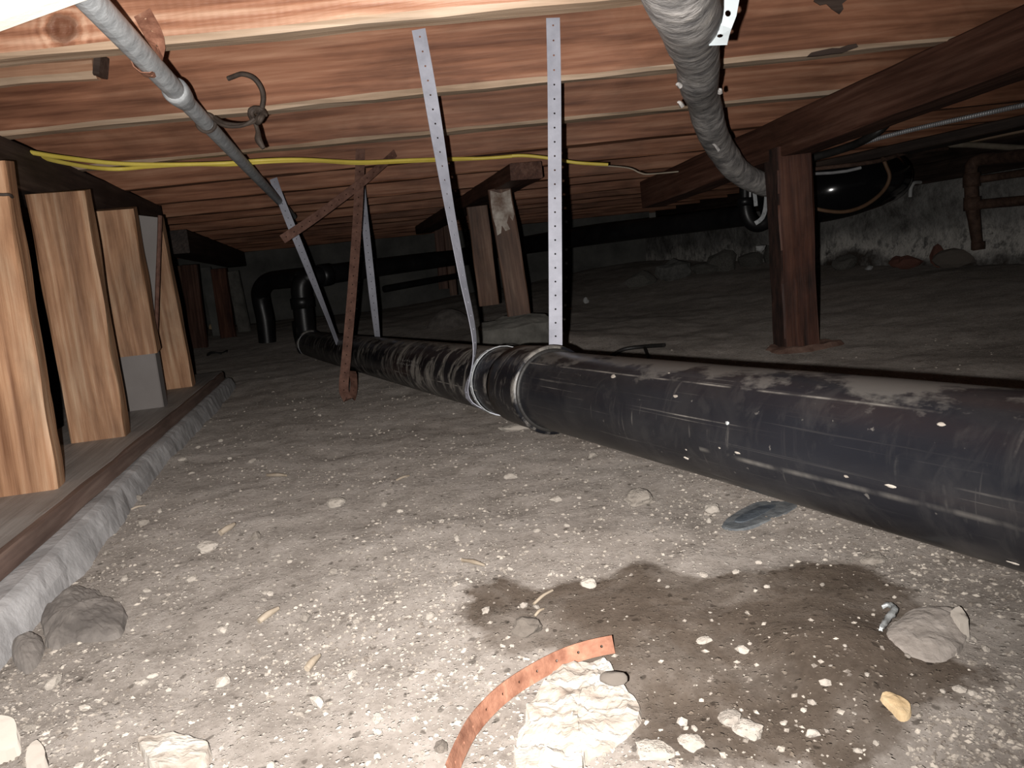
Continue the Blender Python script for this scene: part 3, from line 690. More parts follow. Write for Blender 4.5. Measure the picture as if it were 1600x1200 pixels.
# ================================================================== MAIN DRAIN PIPE
PR = 0.062
PA, PD = V((0.47, 0.189, 0.160)), V((-0.416, 1, -0.035))
def pip(t): return PA + PD * t
PU = PD.normalized(); PL = PD.length
dp = empty('drain_pipe', pip(1.0)); tag(dp, 'thick black plastic drain pipe slung across the crawl space', 'pipe')
def sect(name, t0, t1, mat, n=30):
    return lathe(name, pip(t0), PU, [((t1 - t0) * PL * i / n, PR + 0.0006 * noise.noise(V((i * 0.35, t0, 0)))) for i in range(n + 1)], mat, dp, 72)
sect('near_section', -0.40, 0.99, M_abs1, 44)
sect('far_section', 1.10, 3.42, M_abs2, 50)
tc0 = 0.972
lathe('coupling', pip(tc0), PU, [(0.0, PR), (0.0, PR + 0.0078), (0.003, PR + 0.0095), (0.010, PR + 0.0098), (0.013, PR + 0.0072), (0.018, PR + 0.0068), (0.070, PR + 0.0072), (0.118, PR + 0.0062), (0.120, PR + 0.0036), (0.124, PR)], M_absc, dp, 72)
lathe('rim', pip(tc0), PU, [(-0.003, PR), (-0.003, PR + 0.004), (0.001, PR + 0.005), (0.004, PR + 0.0046)], M_hose, dp, 60)
lathe('end_hub', pip(3.40), PU, [(0.0, PR), (0.0, PR + 0.007), (0.004, PR + 0.009), (0.03, PR + 0.009), (0.035, PR + 0.004), (0.06, PR - 0.004)], M_absc, dp, 48)
ek = pip(3.46)
tube('elbow', [ek, ek + PD * 0.04, ek + PD * 0.10 + V((0, 0, 0.012)), ek + PD * 0.15 + V((0, 0, 0.06)), ek + PD * 0.16 + V((0, 0, 0.12))], [PR * 0.96, PR * 0.94, PR * 0.9, PR * 0.85, PR * 0.8], M_blk, dp, sm=5, seg=20)
# printed marks on the pipe
aa = V((0, 0, -1)); aa = (aa - PU * aa.dot(PU)).normalized(); bb = PU.cross(aa)
def onp(t, turn, lift=0.0008):
    th = 2 * math.pi * turn; return pip(t) + (aa * math.cos(th) + bb * math.sin(th)) * (PR + lift)
vs_, fs = [], []
rs = random.Random(5)
for row in range(2):
    for i in range(9):
        t0 = 1.50 + i * 0.019; tu = 0.285 + row * 0.022
        for q in range(2):
            ta = t0 + q * 0.007; wq_ = 0.0045 if rs.random() < 0.5 else 0.002; hh = 0.013 if wq_ < 0.003 else 0.004; tv = tu + rs.choice([0, 0.006]) * (1 if hh < 0.01 else 0)
            b0 = len(vs_); vs_ += [onp(ta, tv), onp(ta + wq_, tv), onp(ta + wq_, tv + hh), onp(ta, tv + hh)]; fs.append((b0, b0 + 1, b0 + 2, b0 + 3))
o0 = pip(1.5); me = pydata('printed_marking', [v - o0 for v in vs_], fs)
ob('printed_marking', me, M_print, dp, Matrix.Translation(o0))['label'] = 'faint pale printed marking, worn unreadable'
# flecks of dried mud stuck on the near section
for i, (px, py, sz, el) in enumerate([(958, 588, 0.0052, 1.5), (1045, 583, 0.0022, 1.2), (1055, 619, 0.0030, 1.8), (1072, 703, 0.0022, 1.0), (1072, 716, 0.0035, 1.8), (1152, 708, 0.0026, 2.0), (1136, 661, 0.0035, 1.0), (1392, 760, 0.0030, 2.2), (1471, 663, 0.0030, 1.6), (1322, 745, 0.0025, 1.2), (1124, 700, 0.0018, 1.2), (1583, 880, 0.003, 2)]):
    d = ray(px, py); d.normalize()
    oc = CAM - PA; dd = d - PU * d.dot(PU); o2 = oc - PU * oc.dot(PU)
    A_, B_, C_ = dd.dot(dd), 2 * dd.dot(o2), o2.dot(o2) - (PR + 0.0005) ** 2
    disc = B_ * B_ - 4 * A_ * C_
    if disc <= 0: continue
    h = CAM + d * ((-B_ - math.sqrt(disc)) / (2 * A_)); nr = (h - PA) - PU * (h - PA).dot(PU); nr.normalize()
    M = frame(h, h + nr, PU) @ Matrix.Diagonal((sz * 0.22, sz * el * 0.75, sz * 0.55, 1)).to_4x4()
    ob('mud_fleck', rockmesh(100 + i % 4, 2, 0.4).copy(), M_peb if i != 6 else M_foil, dp, M, smooth=True)
# straps
GW = 0.0237
sB = strap('hanger_strap', [aY(864, 28, JB - 0.003), aY(866, 130, JB - 0.004), aY(867, 300, 1.350), aY(868, 480, 1.325), aY(868, 552, 1.30), aY(866, 600, 1.285)], [V((1, 0, 0.0))] * 6, GW, M_galv)
tag(sB, 'straight perforated galvanised strap hanging behind the pipe coupling', 'strap', 'galvanised pipe straps')
sa = empty('hanger_strap', aY(655, 48, JB - 0.003)); tag(sa, 'twisted perforated galvanised strap wrapped round the pipe beside the coupling', 'strap', 'galvanised pipe straps')
front = onp(1.19, 0.20, 0.002); fr2 = onp(1.175, 0.11, 0.002); fr3 = onp(1.16, 0.03, 0.002)
strap('hanging_length', [aY(654, 46, JB - 0.003), aY(672, 145, JB - 0.004), aY(698, 300, 1.36), aY(722, 430, 1.345), aY(742, 540, 1.33), front + V((-0.004, -0.006, 0.004)), fr2, fr3],
      [V((1, 0, 0)), V((1, 0.1, 0)), V((0.68, 0.74, 0)), V((0.45, 0.9, 0)), V((0.22, 1, 0)), PU * 1.0 + V((0.05, 0, 0)), PU, PU], GW, M_galv, sa)
strap('wrap', [onp(1.165 - 0.0 * q, 0.03 + q * 0.047, 0.0026) for q in range(13)], [PU] * 13, 0.011, M_conduit, sa, sm=3)
sc_ = strap('hanger_strap', [aY(427, 279, JE - 0.003), aY(440, 315, JE - 0.006), aY(478, 410, 2.62), aY(510, 490, 2.66), aY(527, 535, 2.66), aY(541, 572, 2.69)],
      [V((1, 0, 0)), V((1, 0, 0)), V((0.75, 0.65, 0)), V((0.35, 0.95, 0)), V((0.25, 1, 0)), V((0.2, 1, 0))], 0.026, M_galv)
tag(sc_, 'thin galvanised strap slanting down to the far half of the pipe', 'strap', 'galvanised pipe straps')
sd_ = strap('hanger_strap', [aY(566, 285, JE - 0.003), aY(570, 340, 2.56), aY(580, 440, 2.56), aY(590, 528, 2.56), aY(592, 545, 2.56)],
      [V((0.5, 1, 0)), V((0.9, 0.8, 0)), V((1, 0.5, 0)), V((0.6, 1, 0)), V((0.5, 1, 0))], 0.026, M_galv)
tag(sd_, 'galvanised strap hanging behind the far half of the pipe, beside the rusty strap', 'strap', 'galvanised pipe straps')
rb = [aY(563, 233, JD - 0.003), aY(562, 270, JD - 0.006), aY(558, 350, 2.12), aY(549, 470, 2.08), aY(540, 570, 2.04), aY(537, 605, 2.02), aY(541, 622, 2.01), aY(549, 622, 2.03), aY(553, 606, 2.05), aY(552, 588, 2.06), aY(549, 580, 2.075)]
tag(strap('rusty_strap', rb, [V((1, 0, 0))] * 5 + [V((1, 0.3, 0)), V((0.9, 0.9, 0)), V((0.7, 1, 0)), V((0.6, 1, 0)), V((0.6, 1, 0)), V((0.7, 1, 0))], 0.026, M_rust, sm=6), 'long rusty strap hanging from the joists with its end curled on the dirt', 'strap', 'rusty straps')
tag(strap('rusty_strap', [aY(618, 239, JD - 0.008), aY(575, 277, 2.11), aY(530, 312, 2.08), aY(485, 345, 2.05), aY(441, 374, 2.03)], [V((0.5, 0, 0.85))] * 5, 0.024, M_rust), 'short rusty strap crossing slantwise over the long one', 'strap', 'rusty straps')

# ================================================================== LAGGED PIPE, TOP RIGHT
ip = empty('lagged_pipe', aY(1085, 90, 0.955)); tag(ip, 'grey lagged pipe sweeping down from the top of the picture towards the post', 'pipe')
rs = random.Random(3)
kn = [(1030, -190, 0.40, 0.031), (1050, -85, 0.52, 0.031), (1068, 0, 0.675, 0.031), (1082, 55, 0.90, 0.031), (1089, 92, 1.07, 0.031), (1091, 118, 1.17, 0.031), (1097, 150, 1.38, 0.031), (1108, 190, 1.54, 0.031), (1124, 228, 1.72, 0.031), (1150, 264, 1.88, 0.031), (1185, 285, 2.02, 0.031), (1235, 299, 2.2, 0.030)]
wr = [0.0, 0.16, 0.20, 0.33, 0.45, 0.47, 0.62, 0.70, 0.83, 1.0, 1.2]
def lag(s, t):
    v = 1 + 0.025 * math.sin(s * 17 + 2.2 * math.sin(2 * math.pi * t)) + 0.05 * noise.noise(V((s * 11, math.cos(6.28 * t), math.sin(6.28 * t)))) + 0.02 * noise.noise(V((s * 30, math.cos(6.28 * t) * 1.5, math.sin(6.28 * t) * 1.5)))
    f = (s * 8.0 + 0.35 * math.sin(2 * math.pi * t)) % 1.0
    return v + 0.035 * f ** 3
tube('lagging', [V((0.02, -0.5, 0.605)), V((0.04, 0.0, 0.605))] + [aY(a, b, Y) for a, b, Y, r in kn], [0.03, 0.03] + [k[3] * 0.97 for k in kn], M_insul, ip, sm=14, seg=28, rfun=lag)
for i, (px, py, Y, tx, ty) in enumerate([(1060, 135, 1.12, 1056, 133), (1063, 166, 1.24, 1058, 160), (1122, 145, 1.15, 1124, 141), (1120, 235, 1.6, 1113, 225)]):
    a, b = aY(px + 3, py, Y), aY(tx, ty, Y - 0.005)
    tube('torn_flap', [a, a.lerp(b, 0.6) + V((0, -0.002, 0.002)), b], [0.004, 0.003, 0.0012], M_insul, ip, sm=3, seg=6)
hg = strap('bright_hanger', [aY(1138, -40, 0.80), aY(1141, 0, 0.80), aY(1137, 22, 0.80), aY(1128, 45, 0.80), aY(1122, 70, 0.79)], [V((1, 0, 0))] * 2 + [V((1, 0, 0.15)), V((1, 0, 0.3)), V((1, 0, 0.4))], 0.018, M_bright, hole=0.0032, pitch=0.028)
tag(hg, 'bright metal hanger strip beside the lagged pipe at the top', 'hanger')

# ================================================================== RIGHT BEAM, POST
b1, b0 = aL(1640, -12, 1.13), aL(1000, 284, 1.13)
bm_ = timber('beam', b0 + PER * 0.045 + V((0, 0, -0.046)), b1 + (b1 - b0).normalized() * 0.9 + PER * 0.045 + V((0, 0, -0.046)), 0.09, 0.092, PER, M_beam, seg=30, rough=0.003)
tag(bm_, 'dark brown beam rising to the top right corner, carried by the reddish post', 'beam')
pt, pb = aY(1241, 224, 1.87), aY(1255, 545, 1.87)
pst = timber('post', V((pb.x, 1.915, gz(pb.x, 1.9) + 0.004)), V((pt.x, 1.915, pt.z - 0.004)), 0.088, 0.088, V((1, -0.02, 0)), M_post, seg=18, rough=0.004)
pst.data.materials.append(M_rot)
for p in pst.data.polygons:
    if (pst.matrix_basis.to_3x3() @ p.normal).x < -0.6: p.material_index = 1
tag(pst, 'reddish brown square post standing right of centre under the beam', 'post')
fp = V((pb.x, 1.915, 0))
slp = [fp + V(q) for q in [(-0.075, -0.062, 0), (-0.02, -0.075, 0), (0.05, -0.068, 0), (0.115, -0.03, 0), (0.12, 0.0, 0), (0.085, 0.04, 0), (0.03, 0.075, 0), (-0.05, 0.06, 0), (-0.085, 0.0, 0)]]
tag(slab('footing', slp, M_foot, 0.010, bump=0.006, freq=30, base=0.0, edge=0.8), 'rough reddish footing under the square post', 'footing')

# ================================================================== CENTRE PROPS
gb = timber('girder', aZ(822, 267, 0.598) + V((0, 0, 0.0)), aZ(822, 267, 0.598) + DIR * 2.6 + V((0, 0, 0.0)), 0.10, 0.05, PER, M_beam, rough=0.003)
tag(gb, 'short-ended girder in the middle distance above the leaning prop', 'girder')
def prop(name, tl, tr, bl, br, Y0, Y1, dep, mat, label, cat='post', group='props under the middle girder'):
    t = (aY(*tl, Y1) + aY(*tr, Y1)) / 2; b = (aY(*bl, Y0) + aY(*br, Y0)) / 2
    wd = (tr[0] - tl[0]) * Y1 / FPX
    o = timber(name, b + V((0, dep / 2, 0)), t + V((0, dep / 2, 0)), wd, dep, V((1, 0, 0)), mat, seg=12, rough=0.003)
    return tag(o, label, cat, group)
p1o = prop('prop_post', (762, 295), (798, 293), (793, 494), (830, 491), 2.5, 2.5, 0.05, M_prop, 'leaning prop with patches of pale peeling paint')
pc = aY(788, 330, 2.497)
def paintpatch(cx, cy, pts, parent, Y):
    c = aY(cx, cy, Y); n = len(pts); vs_ = [aY(x, y, Y) for x, y in pts]; lo = [v + V((0, 0.004, 0)) for v in vs_]
    fs = [tuple(range(n))[::-1]] + [(i, (i + 1) % n, n + (i + 1) % n, n + i) for i in range(n)]
    return ob('paint_patch', pydata('paint_patch', [v - c for v in vs_ + lo], fs), M_paint, parent, Matrix.Translation(c))
paintpatch(788, 330, [(766, 298), (782, 302), (797, 296), (799, 312), (804, 335), (801, 345), (795, 336), (792, 348), (797, 358), (790, 361), (784, 352), (783, 364), (777, 368), (775, 355), (770, 340), (767, 318)], p1o, 2.4985)
def face_stain(pts, parent, Y):
    c = aY(*pts[0], Y); n = len(pts); vs_ = [aY(x, y, Y) for x, y in pts]; lo = [v + V((0, 0.006, 0)) for v in vs_]
    fs = [tuple(range(n))[::-1]] + [(i, (i + 1) % n, n + (i + 1) % n, n + i) for i in range(n)]
    return ob('tar_patch', pydata('tar_patch', [v - c for v in vs_ + lo], fs), M_dark, parent, Matrix.Translation(c))
face_stain([(1262, 88), (1268, 82), (1285, 78), (1300, 75), (1312, 75), (1325, 70), (1338, 68), (1341, 73), (1330, 77), (1318, 82), (1300, 84), (1280, 87)], joists[1], JB - 0.003)
face_stain([(1275, -12), (1272, 2), (1282, 8), (1292, 6), (1300, 14), (1312, 22), (1318, 14), (1316, 6), (1326, -2), (1325, -14)], joists[1], JB - 0.003)
prop('prop_post', (729, 322), (761, 318), (757, 476), (772, 474), 2.78, 2.74, 0.09, M_prop, 'brown prop standing upright behind the paint-marked prop')
prop('prop_post', (678, 352), (692, 351), (686, 452), (701, 451), 4.95, 4.95, 0.05, M_beam, 'narrow far prop, left of the pair behind the twisted strap')
prop('prop_post', (692, 350), (704, 349), (702, 462), (716, 461), 4.85, 4.85, 0.05, M_prop, 'narrow far prop, right of the pair behind the twisted strap')
pcx = aY(806, 500, 2.52)
pl_ = [V((pcx.x + 0.125 * sx, 2.54 + 0.11 * sy, 0)) for sx, sy in [(-1.2, -0.6), (-0.5, -1), (0.5, -0.95), (1.0, -0.6), (1.02, 0.3), (0.7, 0.9), (-0.4, 1), (-1.1, 0.6)]]
tag(slab('footing_pad', pl_, M_pad, 0.072, bump=0.008, freq=18, edge=0.9), 'low rough concrete pad under the leaning prop', 'footing')
pcx = aG(700, 512)
tag(slab('dirt_mound', [pcx + V((0.13 * math.cos(a), 0.12 * math.sin(a) + 0.1, 0)) for a in [0.52 * q for q in range(12)]], M_clod, 0.09, bump=0.008, freq=14, dome=True, rings=9), 'low grey mound of dirt behind the far half of the drain pipe', 'mound')

# ================================================================== REAR PIPEWORK
rp = empty('branch_pipe', aY(480, 470, 3.62)); tag(rp, 'black branch pipe far back with two drops into the ground', 'pipe')
tube('riser', [aY(479, 530, 3.66), aY(473, 480, 3.66), aY(471, 445, 3.66), aY(484, 432, 3.68)], [0.048, 0.048, 0.048, 0.045], M_blk, rp, sm=5, seg=22)
lathe('collar', aY(473, 482, 3.66), V((0, 0, 1)), [(0, 0.048), (0, 0.054), (0.05, 0.055), (0.055, 0.048)], M_blk, rp, 24)
tube('run', [aY(470, 436, 3.68), aY(500, 431, 3.7), aY(600, 417, 4.05), aY(700, 404, 4.5), aY(760, 397, 4.8)], 0.047, M_blk, rp, sm=5, seg=22)
lathe('collar', aY(498, 431.5, 3.69), (aY(600, 417, 4.05) - aY(500, 431, 3.7)), [(0, 0.047), (0, 0.054), (0.06, 0.054), (0.062, 0.047)], M_blk, rp, 24)
lathe('collar', aY(726, 401, 4.63), (aY(600, 417, 4.05) - aY(500, 431, 3.7)), [(0, 0.047), (0, 0.054), (0.06, 0.054), (0.062, 0.047)], M_blk, rp, 24)
a = aG(416, 523); a = aY(416, 523, 4.1)
tube('drop', [aY(418, 535, 4.1), aY(414, 500, 4.1), aY(408, 472, 4.1), aY(407, 455, 4.08), aY(418, 441, 4.0), aY(440, 437, 3.9), aY(474, 434, 3.72)], 0.047, M_blk, rp, sm=6, seg=22)
tube('lower_run', [aY(600, 452, 4.4), aY(660, 441, 4.6), aY(720, 430, 4.9)], 0.02, M_blk, rp, sm=4, seg=14)
r2 = empty('waste_pipe', aY(1100, 345, 3.1)); tag(r2, 'black waste pipe along the back with a curved trap beside the post', 'pipe')
tube('run', [aY(760, 393, 4.9), aY(900, 371, 3.9), aY(1000, 358, 3.5), aY(1080, 348, 3.2), aY(1165, 337, 2.95)], [0.05, 0.05, 0.045, 0.042, 0.04], M_blk, r2, sm=5, seg=20)
tube('trap', [aY(1164, 285, 2.9), aY(1164, 310, 2.9), aY(1166, 332, 2.9), aY(1173, 347, 2.9), aY(1185, 352, 2.9), aY(1197, 345, 2.9), aY(1203, 330, 2.92), aY(1204, 300, 2.95)], [0.020, 0.022, 0.026, 0.027, 0.027, 0.027, 0.026, 0.024], M_blk, r2, sm=6, seg=18)
lathe('collar', aY(1164, 322, 2.9), V((0, 0, 1)), [(0, 0.022), (0, 0.030), (0.03, 0.030), (0.032, 0.022)], M_blk, r2, 20)
ph = empty('pipe_hook', aY(1190, 320, 2.85)); tag(ph, 'pale metal strap hook looped under the waste pipe beside the post', 'hanger')
strap('band', [aY(1198, 299, 2.84), aY(1197, 315, 2.84), aY(1195, 330, 2.84), aY(1190, 342, 2.84), aY(1180, 349, 2.85)], [V((1, 0, 0)), V((1, 0, 0)), V((1, 0, -0.1)), V((1, 0, -0.6)), V((0.4, 0, -1))], 0.016, M_conduit, ph, pitch=0.03, hole=0.001)
strap('band', [aY(1178, 296, 2.84), aY(1180, 310, 2.84), aY(1181, 322, 2.84)], [V((1, 0, 0))] * 3, 0.014, M_conduit, ph, pitch=0.03, hole=0.001)
tube('bolt', [aY(1172, 290, 2.82), aY(1172, 308, 2.82)], 0.005, M_flex, ph, sm=1, seg=8)
for i, (xa, ya, xb, yb) in enumerate([(1152, 237, 1154, 258), (1162, 231, 1165, 262)]):
    tag(tube('threaded_rod', [aY(xa, ya, 2.3), aY(xb, yb, 2.3)], 0.0032, M_flex, sm=1, seg=8), ['left one of two short bright rods over the bend of the lagged pipe', 'right one of two short bright rods over the bend of the lagged pipe'][i], 'rod', 'hanger rods')
gd = empty('glossy_duct', aY(1330, 290, 3.0)); tag(gd, 'glossy black plastic duct behind the post, catching a white glint', 'duct')
tube('body', [aY(1215, 315, 3.12), aY(1258, 305, 2.985), aY(1292, 298, 2.91), aY(1340, 287, 2.89), aY(1385, 277, 2.95), aY(1400, 270, 3.05)], [0.105, 0.112, 0.115, 0.112, 0.095, 0.04], M_gloss, gd, sm=7, seg=36)
tag(tube('brown_cable', [aY(x, y, Y) for x, y, Y in [(1378, 243, 2.70), (1384, 258, 2.70), (1390, 275, 2.70), (1384, 293, 2.70), (1368, 310, 2.68), (1345, 324, 2.66), (1318, 331, 2.65), (1288, 329, 2.65), (1260, 322, 2.66)]], 0.0065, M_cable, seg=10, sm=6), 'brown cable hanging in a loop round the glossy duct behind the post', 'cable')
tag(tube('black_hose', [aY(x, y, Y) for x, y, Y in [(1392, 185, 2.2), (1378, 200, 2.2), (1362, 212, 2.22), (1335, 226, 2.28), (1300, 238, 2.35), (1270, 246, 2.4)]], 0.012, M_hose, seg=12, sm=6), 'black hose curling down from the beam behind the post', 'hose')
fx = [(1262, 250, 2.55), (1283, 244, 2.5), (1320, 232, 2.42), (1360, 220, 2.35), (1400, 209, 2.28), (1450, 197, 2.2), (1500, 186, 2.12), (1550, 175, 2.05), (1610, 162, 1.96)]
tag(tube('flexible_conduit', [aY(x, y, Y) for x, y, Y in fx], 0.0062, M_flex, seg=10, sm=100, rfun=lambda s, t: 1 + 0.12 * math.sin(s * 950 + 6.28 * t)), 'silver ribbed flexible conduit rising to the right edge behind the post', 'conduit')
tag(tube('pale_pipe', [aY(x, y, Y) for x, y, Y in [(1395, 240, 3.4), (1440, 230, 3.2), (1500, 226, 3.0), (1560, 229, 2.8), (1620, 233, 2.6)]], 0.011, M_pale, seg=12, sm=6), 'pale thin pipe curving under the beam near the right edge', 'pipe')
tag(tube('thin_pipe', [aY(x, y, Y) for x, y, Y in [(1180, 274, 2.6), (1290, 262, 2.6), (1370, 252, 2.6), (1420, 238, 2.7), (1480, 232, 2.9)]], 0.007, M_rustpipe, seg=10, sm=5), 'thin dark pipe running behind the post under the beam', 'pipe')
tag(tube('bright_rod', [aY(1177, 275, 2.5), aY(1300, 270, 2.5), aY(1345, 262, 2.5)], 0.005, M_flex, seg=8, sm=3), 'bright thin rod passing behind the post at duct height', 'rod')
rpp = empty('rusty_pipework', aY(1530, 300, 2.850)); tag(rpp, 'rusty iron pipe frame in front of the right foundation wall', 'pipe')
tube('top_run', [aY(1640, 238, 2.500), aY(1560, 247, 2.750), aY(1530, 250, 2.830), aY(1519, 257, 2.850), aY(1517, 272, 2.850)], 0.022, M_rustpipe, rpp, sm=6, seg=16, bump=0.002)
tube('upright', [aY(1517, 268, 2.850), aY(1519, 320, 2.850), aY(1523, 352, 2.850), aY(1528, 390, 2.850)], [0.022, 0.024, 0.02, 0.018], M_rustpipe, rpp, sm=4, seg=16, bump=0.002)
tube('middle_run', [aY(1519, 282, 2.850), aY(1560, 276, 2.800), aY(1640, 264, 2.600)], 0.014, M_rustpipe, rpp, sm=4, seg=14, bump=0.001)
tube('lower_run', [aY(1522, 320, 2.850), aY(1560, 317, 2.770), aY(1640, 309, 2.600)], 0.018, M_rustpipe, rpp, sm=4, seg=14, bump=0.002)
for (x, y, Y) in ((1519, 320, 2.850), (1518, 283, 2.850)):
    lathe('tee', aY(x, y + 9, Y), V((0, 0, 1)), [(0, 0.02), (0, 0.029), (0.05, 0.029), (0.05, 0.02)], M_rustpipe, rpp, 18)
lathe('end_cap', aY(1528, 390, 2.850), V((0, 0, 1)), [(0, 0.0), (0, 0.023), (0.03, 0.023), (0.03, 0.015)], M_rustpipe, rpp, 18)
tag(timber('pale_plank', aY(1480, 225, 3.1), aY(1640, 193, 2.7), 0.05, 0.03, PER, M_under, seg=8), 'pale reddish plank under the joists near the right edge', 'plank')
tag(timber('dark_plank', aY(1280, 262, 2.9), aY(1640, 182, 2.35), 0.09, 0.035, PER, M_dark, seg=12), 'dark plank running behind the flexible conduit', 'plank')
tag(tube('white_hook', [aY(1422, 308, 3.35), aY(1423, 295, 3.35), aY(1428, 286, 3.36), aY(1438, 285, 3.4)], 0.008, M_paper, seg=8, sm=5), 'small white bent pipe stub at the top of the right wall', 'pipe')
# rubble along the foot of the right wall
rub = [(1418, 408, 0.06, 0.03, M_brick, 'reddish brick fragment at the foot of the right wall'), (1400, 408, 0.05, 0.03, M_brick, 'smaller reddish brick piece beside the brick fragment by the wall'), (1490, 404, 0.08, 0.04, M_darkst, 'dark log-like lump at the foot of the right wall'),
       (1320, 412, 0.08, 0.045, M_pad, 'grey rubble stone just right of the post'), (1358, 419, 0.025, 0.012, M_paper, 'tiny pale stone among the rubble right of the post'), (1465, 398, 0.035, 0.05, M_brick, 'upright brown rubble stone beside the dark lump'),
       (1175, 425, 0.13, 0.05, M_pad, 'long grey rubble stone left of the post'), (1105, 438, 0.10, 0.04, M_pad, 'flat pale rubble stone on the far bank'), (1050, 398, 0.15, 0.09, M_wallb, 'big grey boulder against the far bank'), (1130, 385, 0.12, 0.09, M_pad, 'rounded grey boulder beneath the waste pipe'),
       (1000, 405, 0.11, 0.07, M_pad, 'dark boulder left of the big grey boulder'), (1210, 398, 0.1, 0.08, M_pad, 'grey stone directly behind the post')]
for i, (px, py, sx, sz, mt, lb) in enumerate(rub):
    c = aY(px, py, 3.25 if px > 1300 else 4.6); c = aL(px, py, 2.55) if px > 1300 else c
    g = gz(c.x, c.y); c.z = max(g + sz * 0.55, min(c.z, g + sz * 1.1)) if i not in (8, 9, 10, 11) else g + sz * 0.4
    o = ob('rubble_stone', rockmesh(200 + i, 2, 0.3).copy(), mt, None, Matrix.Translation(c) @ Matrix.Rotation(i * 1.3, 4, 'Z') @ Matrix.Diagonal((sx, sx * 0.7, sz, 1)).to_4x4())
    tag(o, lb, 'stone', 'rubble along the rear bank')
o = ob('paper_scrap', rockmesh(230, 2, 0.5).copy(), M_paper, None, Matrix.Translation(aG(916, 474) + V((0, 0, 0.012))) @ Matrix.Diagonal((0.014, 0.008, 0.022, 1)).to_4x4()); tag(o, 'crumpled white scrap on the dark dirt right of the straight strap', 'scrap')
o = ob('orange_scrap', rockmesh(231, 2, 0.5).copy(), M_orange, None, Matrix.Translation(aG(889, 484) + V((0, 0, 0.006))) @ Matrix.Diagonal((0.014, 0.008, 0.007, 1)).to_4x4()); tag(o, 'small orange scrap beside the straight strap', 'scrap')
o = ob('white_shard', rockmesh(232, 1, 0.5).copy(), M_paper, None, Matrix.Translation(aY(1189, 388, 3.6)) @ Matrix.Diagonal((0.03, 0.012, 0.022, 1)).to_4x4()); tag(o, 'white triangular shard on the bank left of the post', 'scrap')
th_ = empty('bent_black_bar', aG(1000, 556)); tag(th_, 'thin black bent bar lying behind the drain pipe', 'bar')
ha = [aG(955, 558), aG(980, 560), aG(1038, 556)]
tube('bar', [ha[0] + V((0, 0, 0.004)), aG(975, 552) + V((0, 0, 0.012)), aG(1005, 550) + V((0, 0, 0.016)), aG(1038, 548) + V((0, 0, 0.016))], 0.006, M_hose, th_, sm=5, seg=8)
tube('stem', [aG(1008, 551) + V((0, 0, 0.014)), aG(1016, 566) + V((0, 0, 0.003))], 0.005, M_hose, th_, sm=1, seg=8)

# ================================================================== ON THE DIRT IN FRONT
def gp(lst): return [aG(x, y) for x, y in lst]
pc_ = slab('plaster_chunk', gp([(850, 1088), (868, 1060), (905, 1052), (940, 1036), (962, 1052), (978, 1082), (1003, 1108), (1003, 1132), (985, 1152), (950, 1178), (915, 1195), (905, 1240), (830, 1255), (800, 1215), (806, 1172), (825, 1140), (820, 1118)]), M_plaster, 0.013, rings=18, bump=0.005, freq=60, terr=True, sub=6, edge=0.75)
tag(pc_, 'big flaky white plaster chunk at the bottom centre', 'plaster')
o = ob('dark_pebble', rockmesh(300, 3, 0.12).copy(), M_darkst, None, Matrix.Translation(aG(962, 1094) + V((0, 0, 0.018))) @ Matrix.Rotation(-0.3, 4, 'Z') @ Matrix.Diagonal((0.0105, 0.007, 0.005, 1)).to_4x4(), smooth=True); tag(o, 'dark oval pebble lying on the white plaster chunk', 'stone')
rs_ = [aG(x, y) for x, y in [(706, 1230), (722, 1190), (745, 1148), (785, 1105), (830, 1073), (880, 1046), (925, 1031), (960, 1024)]]
tag(strap('curved_strap', [p + V((0, 0, 0.010)) for p in rs_], [V((-0.25, 0.12, 1))] * 3 + [V((-0.15, 0.3, 1))] * 3 + [V((0, 0.3, 1))] * 2, 0.0145, M_rustor, sm=8, pitch=0.02, hole=0.0012), 'orange rusty strap curving round the white plaster chunk', 'strap')
tag(slab('plaster_piece', gp([(212, 1168), (240, 1158), (275, 1160), (310, 1170), (335, 1178), (325, 1198), (290, 1215), (240, 1215), (226, 1192)]), M_plaster, 0.005, rings=9, bump=0.003, freq=70, sub=4, edge=0.7), 'white plaster piece at the bottom left', 'plaster')
tag(slab('flat_stone', gp([(-30, 1128), (8, 1122), (28, 1130), (34, 1160), (30, 1188), (-30, 1192)]), M_peb, 0.005, rings=6, bump=0.0012, freq=40, sub=3, edge=0.8), 'flat pale stone in the bottom left corner', 'stone')
tag(slab('flat_stone', gp([(44, 1185), (62, 1166), (78, 1190), (70, 1215), (42, 1215)]), M_peb, 0.005, rings=5, bump=0.002, freq=40, sub=3, edge=0.8), 'triangular pale stone beside the flat corner stone', 'stone')
tag(slab('dirt_clod', gp([(62, 955), (90, 930), (118, 918), (150, 924), (176, 942), (196, 952), (200, 972), (188, 1000), (150, 1004), (110, 1008), (80, 1020), (66, 1000)]), M_clod, 0.017, rings=12, bump=0.005, freq=52, sub=5, dome=True), 'big dark grey clod of dirt by the kerb', 'clod')
tag(slab('dirt_clod', gp([(17, 1010), (38, 998), (62, 998), (72, 1012), (62, 1040), (40, 1056), (22, 1040)]), M_clod, 0.015, rings=8, bump=0.004, freq=60, sub=4, dome=True), 'small dark grey clod left of the big one', 'clod')
tag(slab('dirt_clod', gp([(1378, 990), (1410, 965), (1460, 955), (1500, 962), (1516, 992), (1505, 1020), (1470, 1040), (1420, 1030)]), M_clodp, 0.010, rings=10, bump=0.003, freq=45, sub=4, dome=True), 'pale earthy lump at the right edge of the damp patch', 'clod')
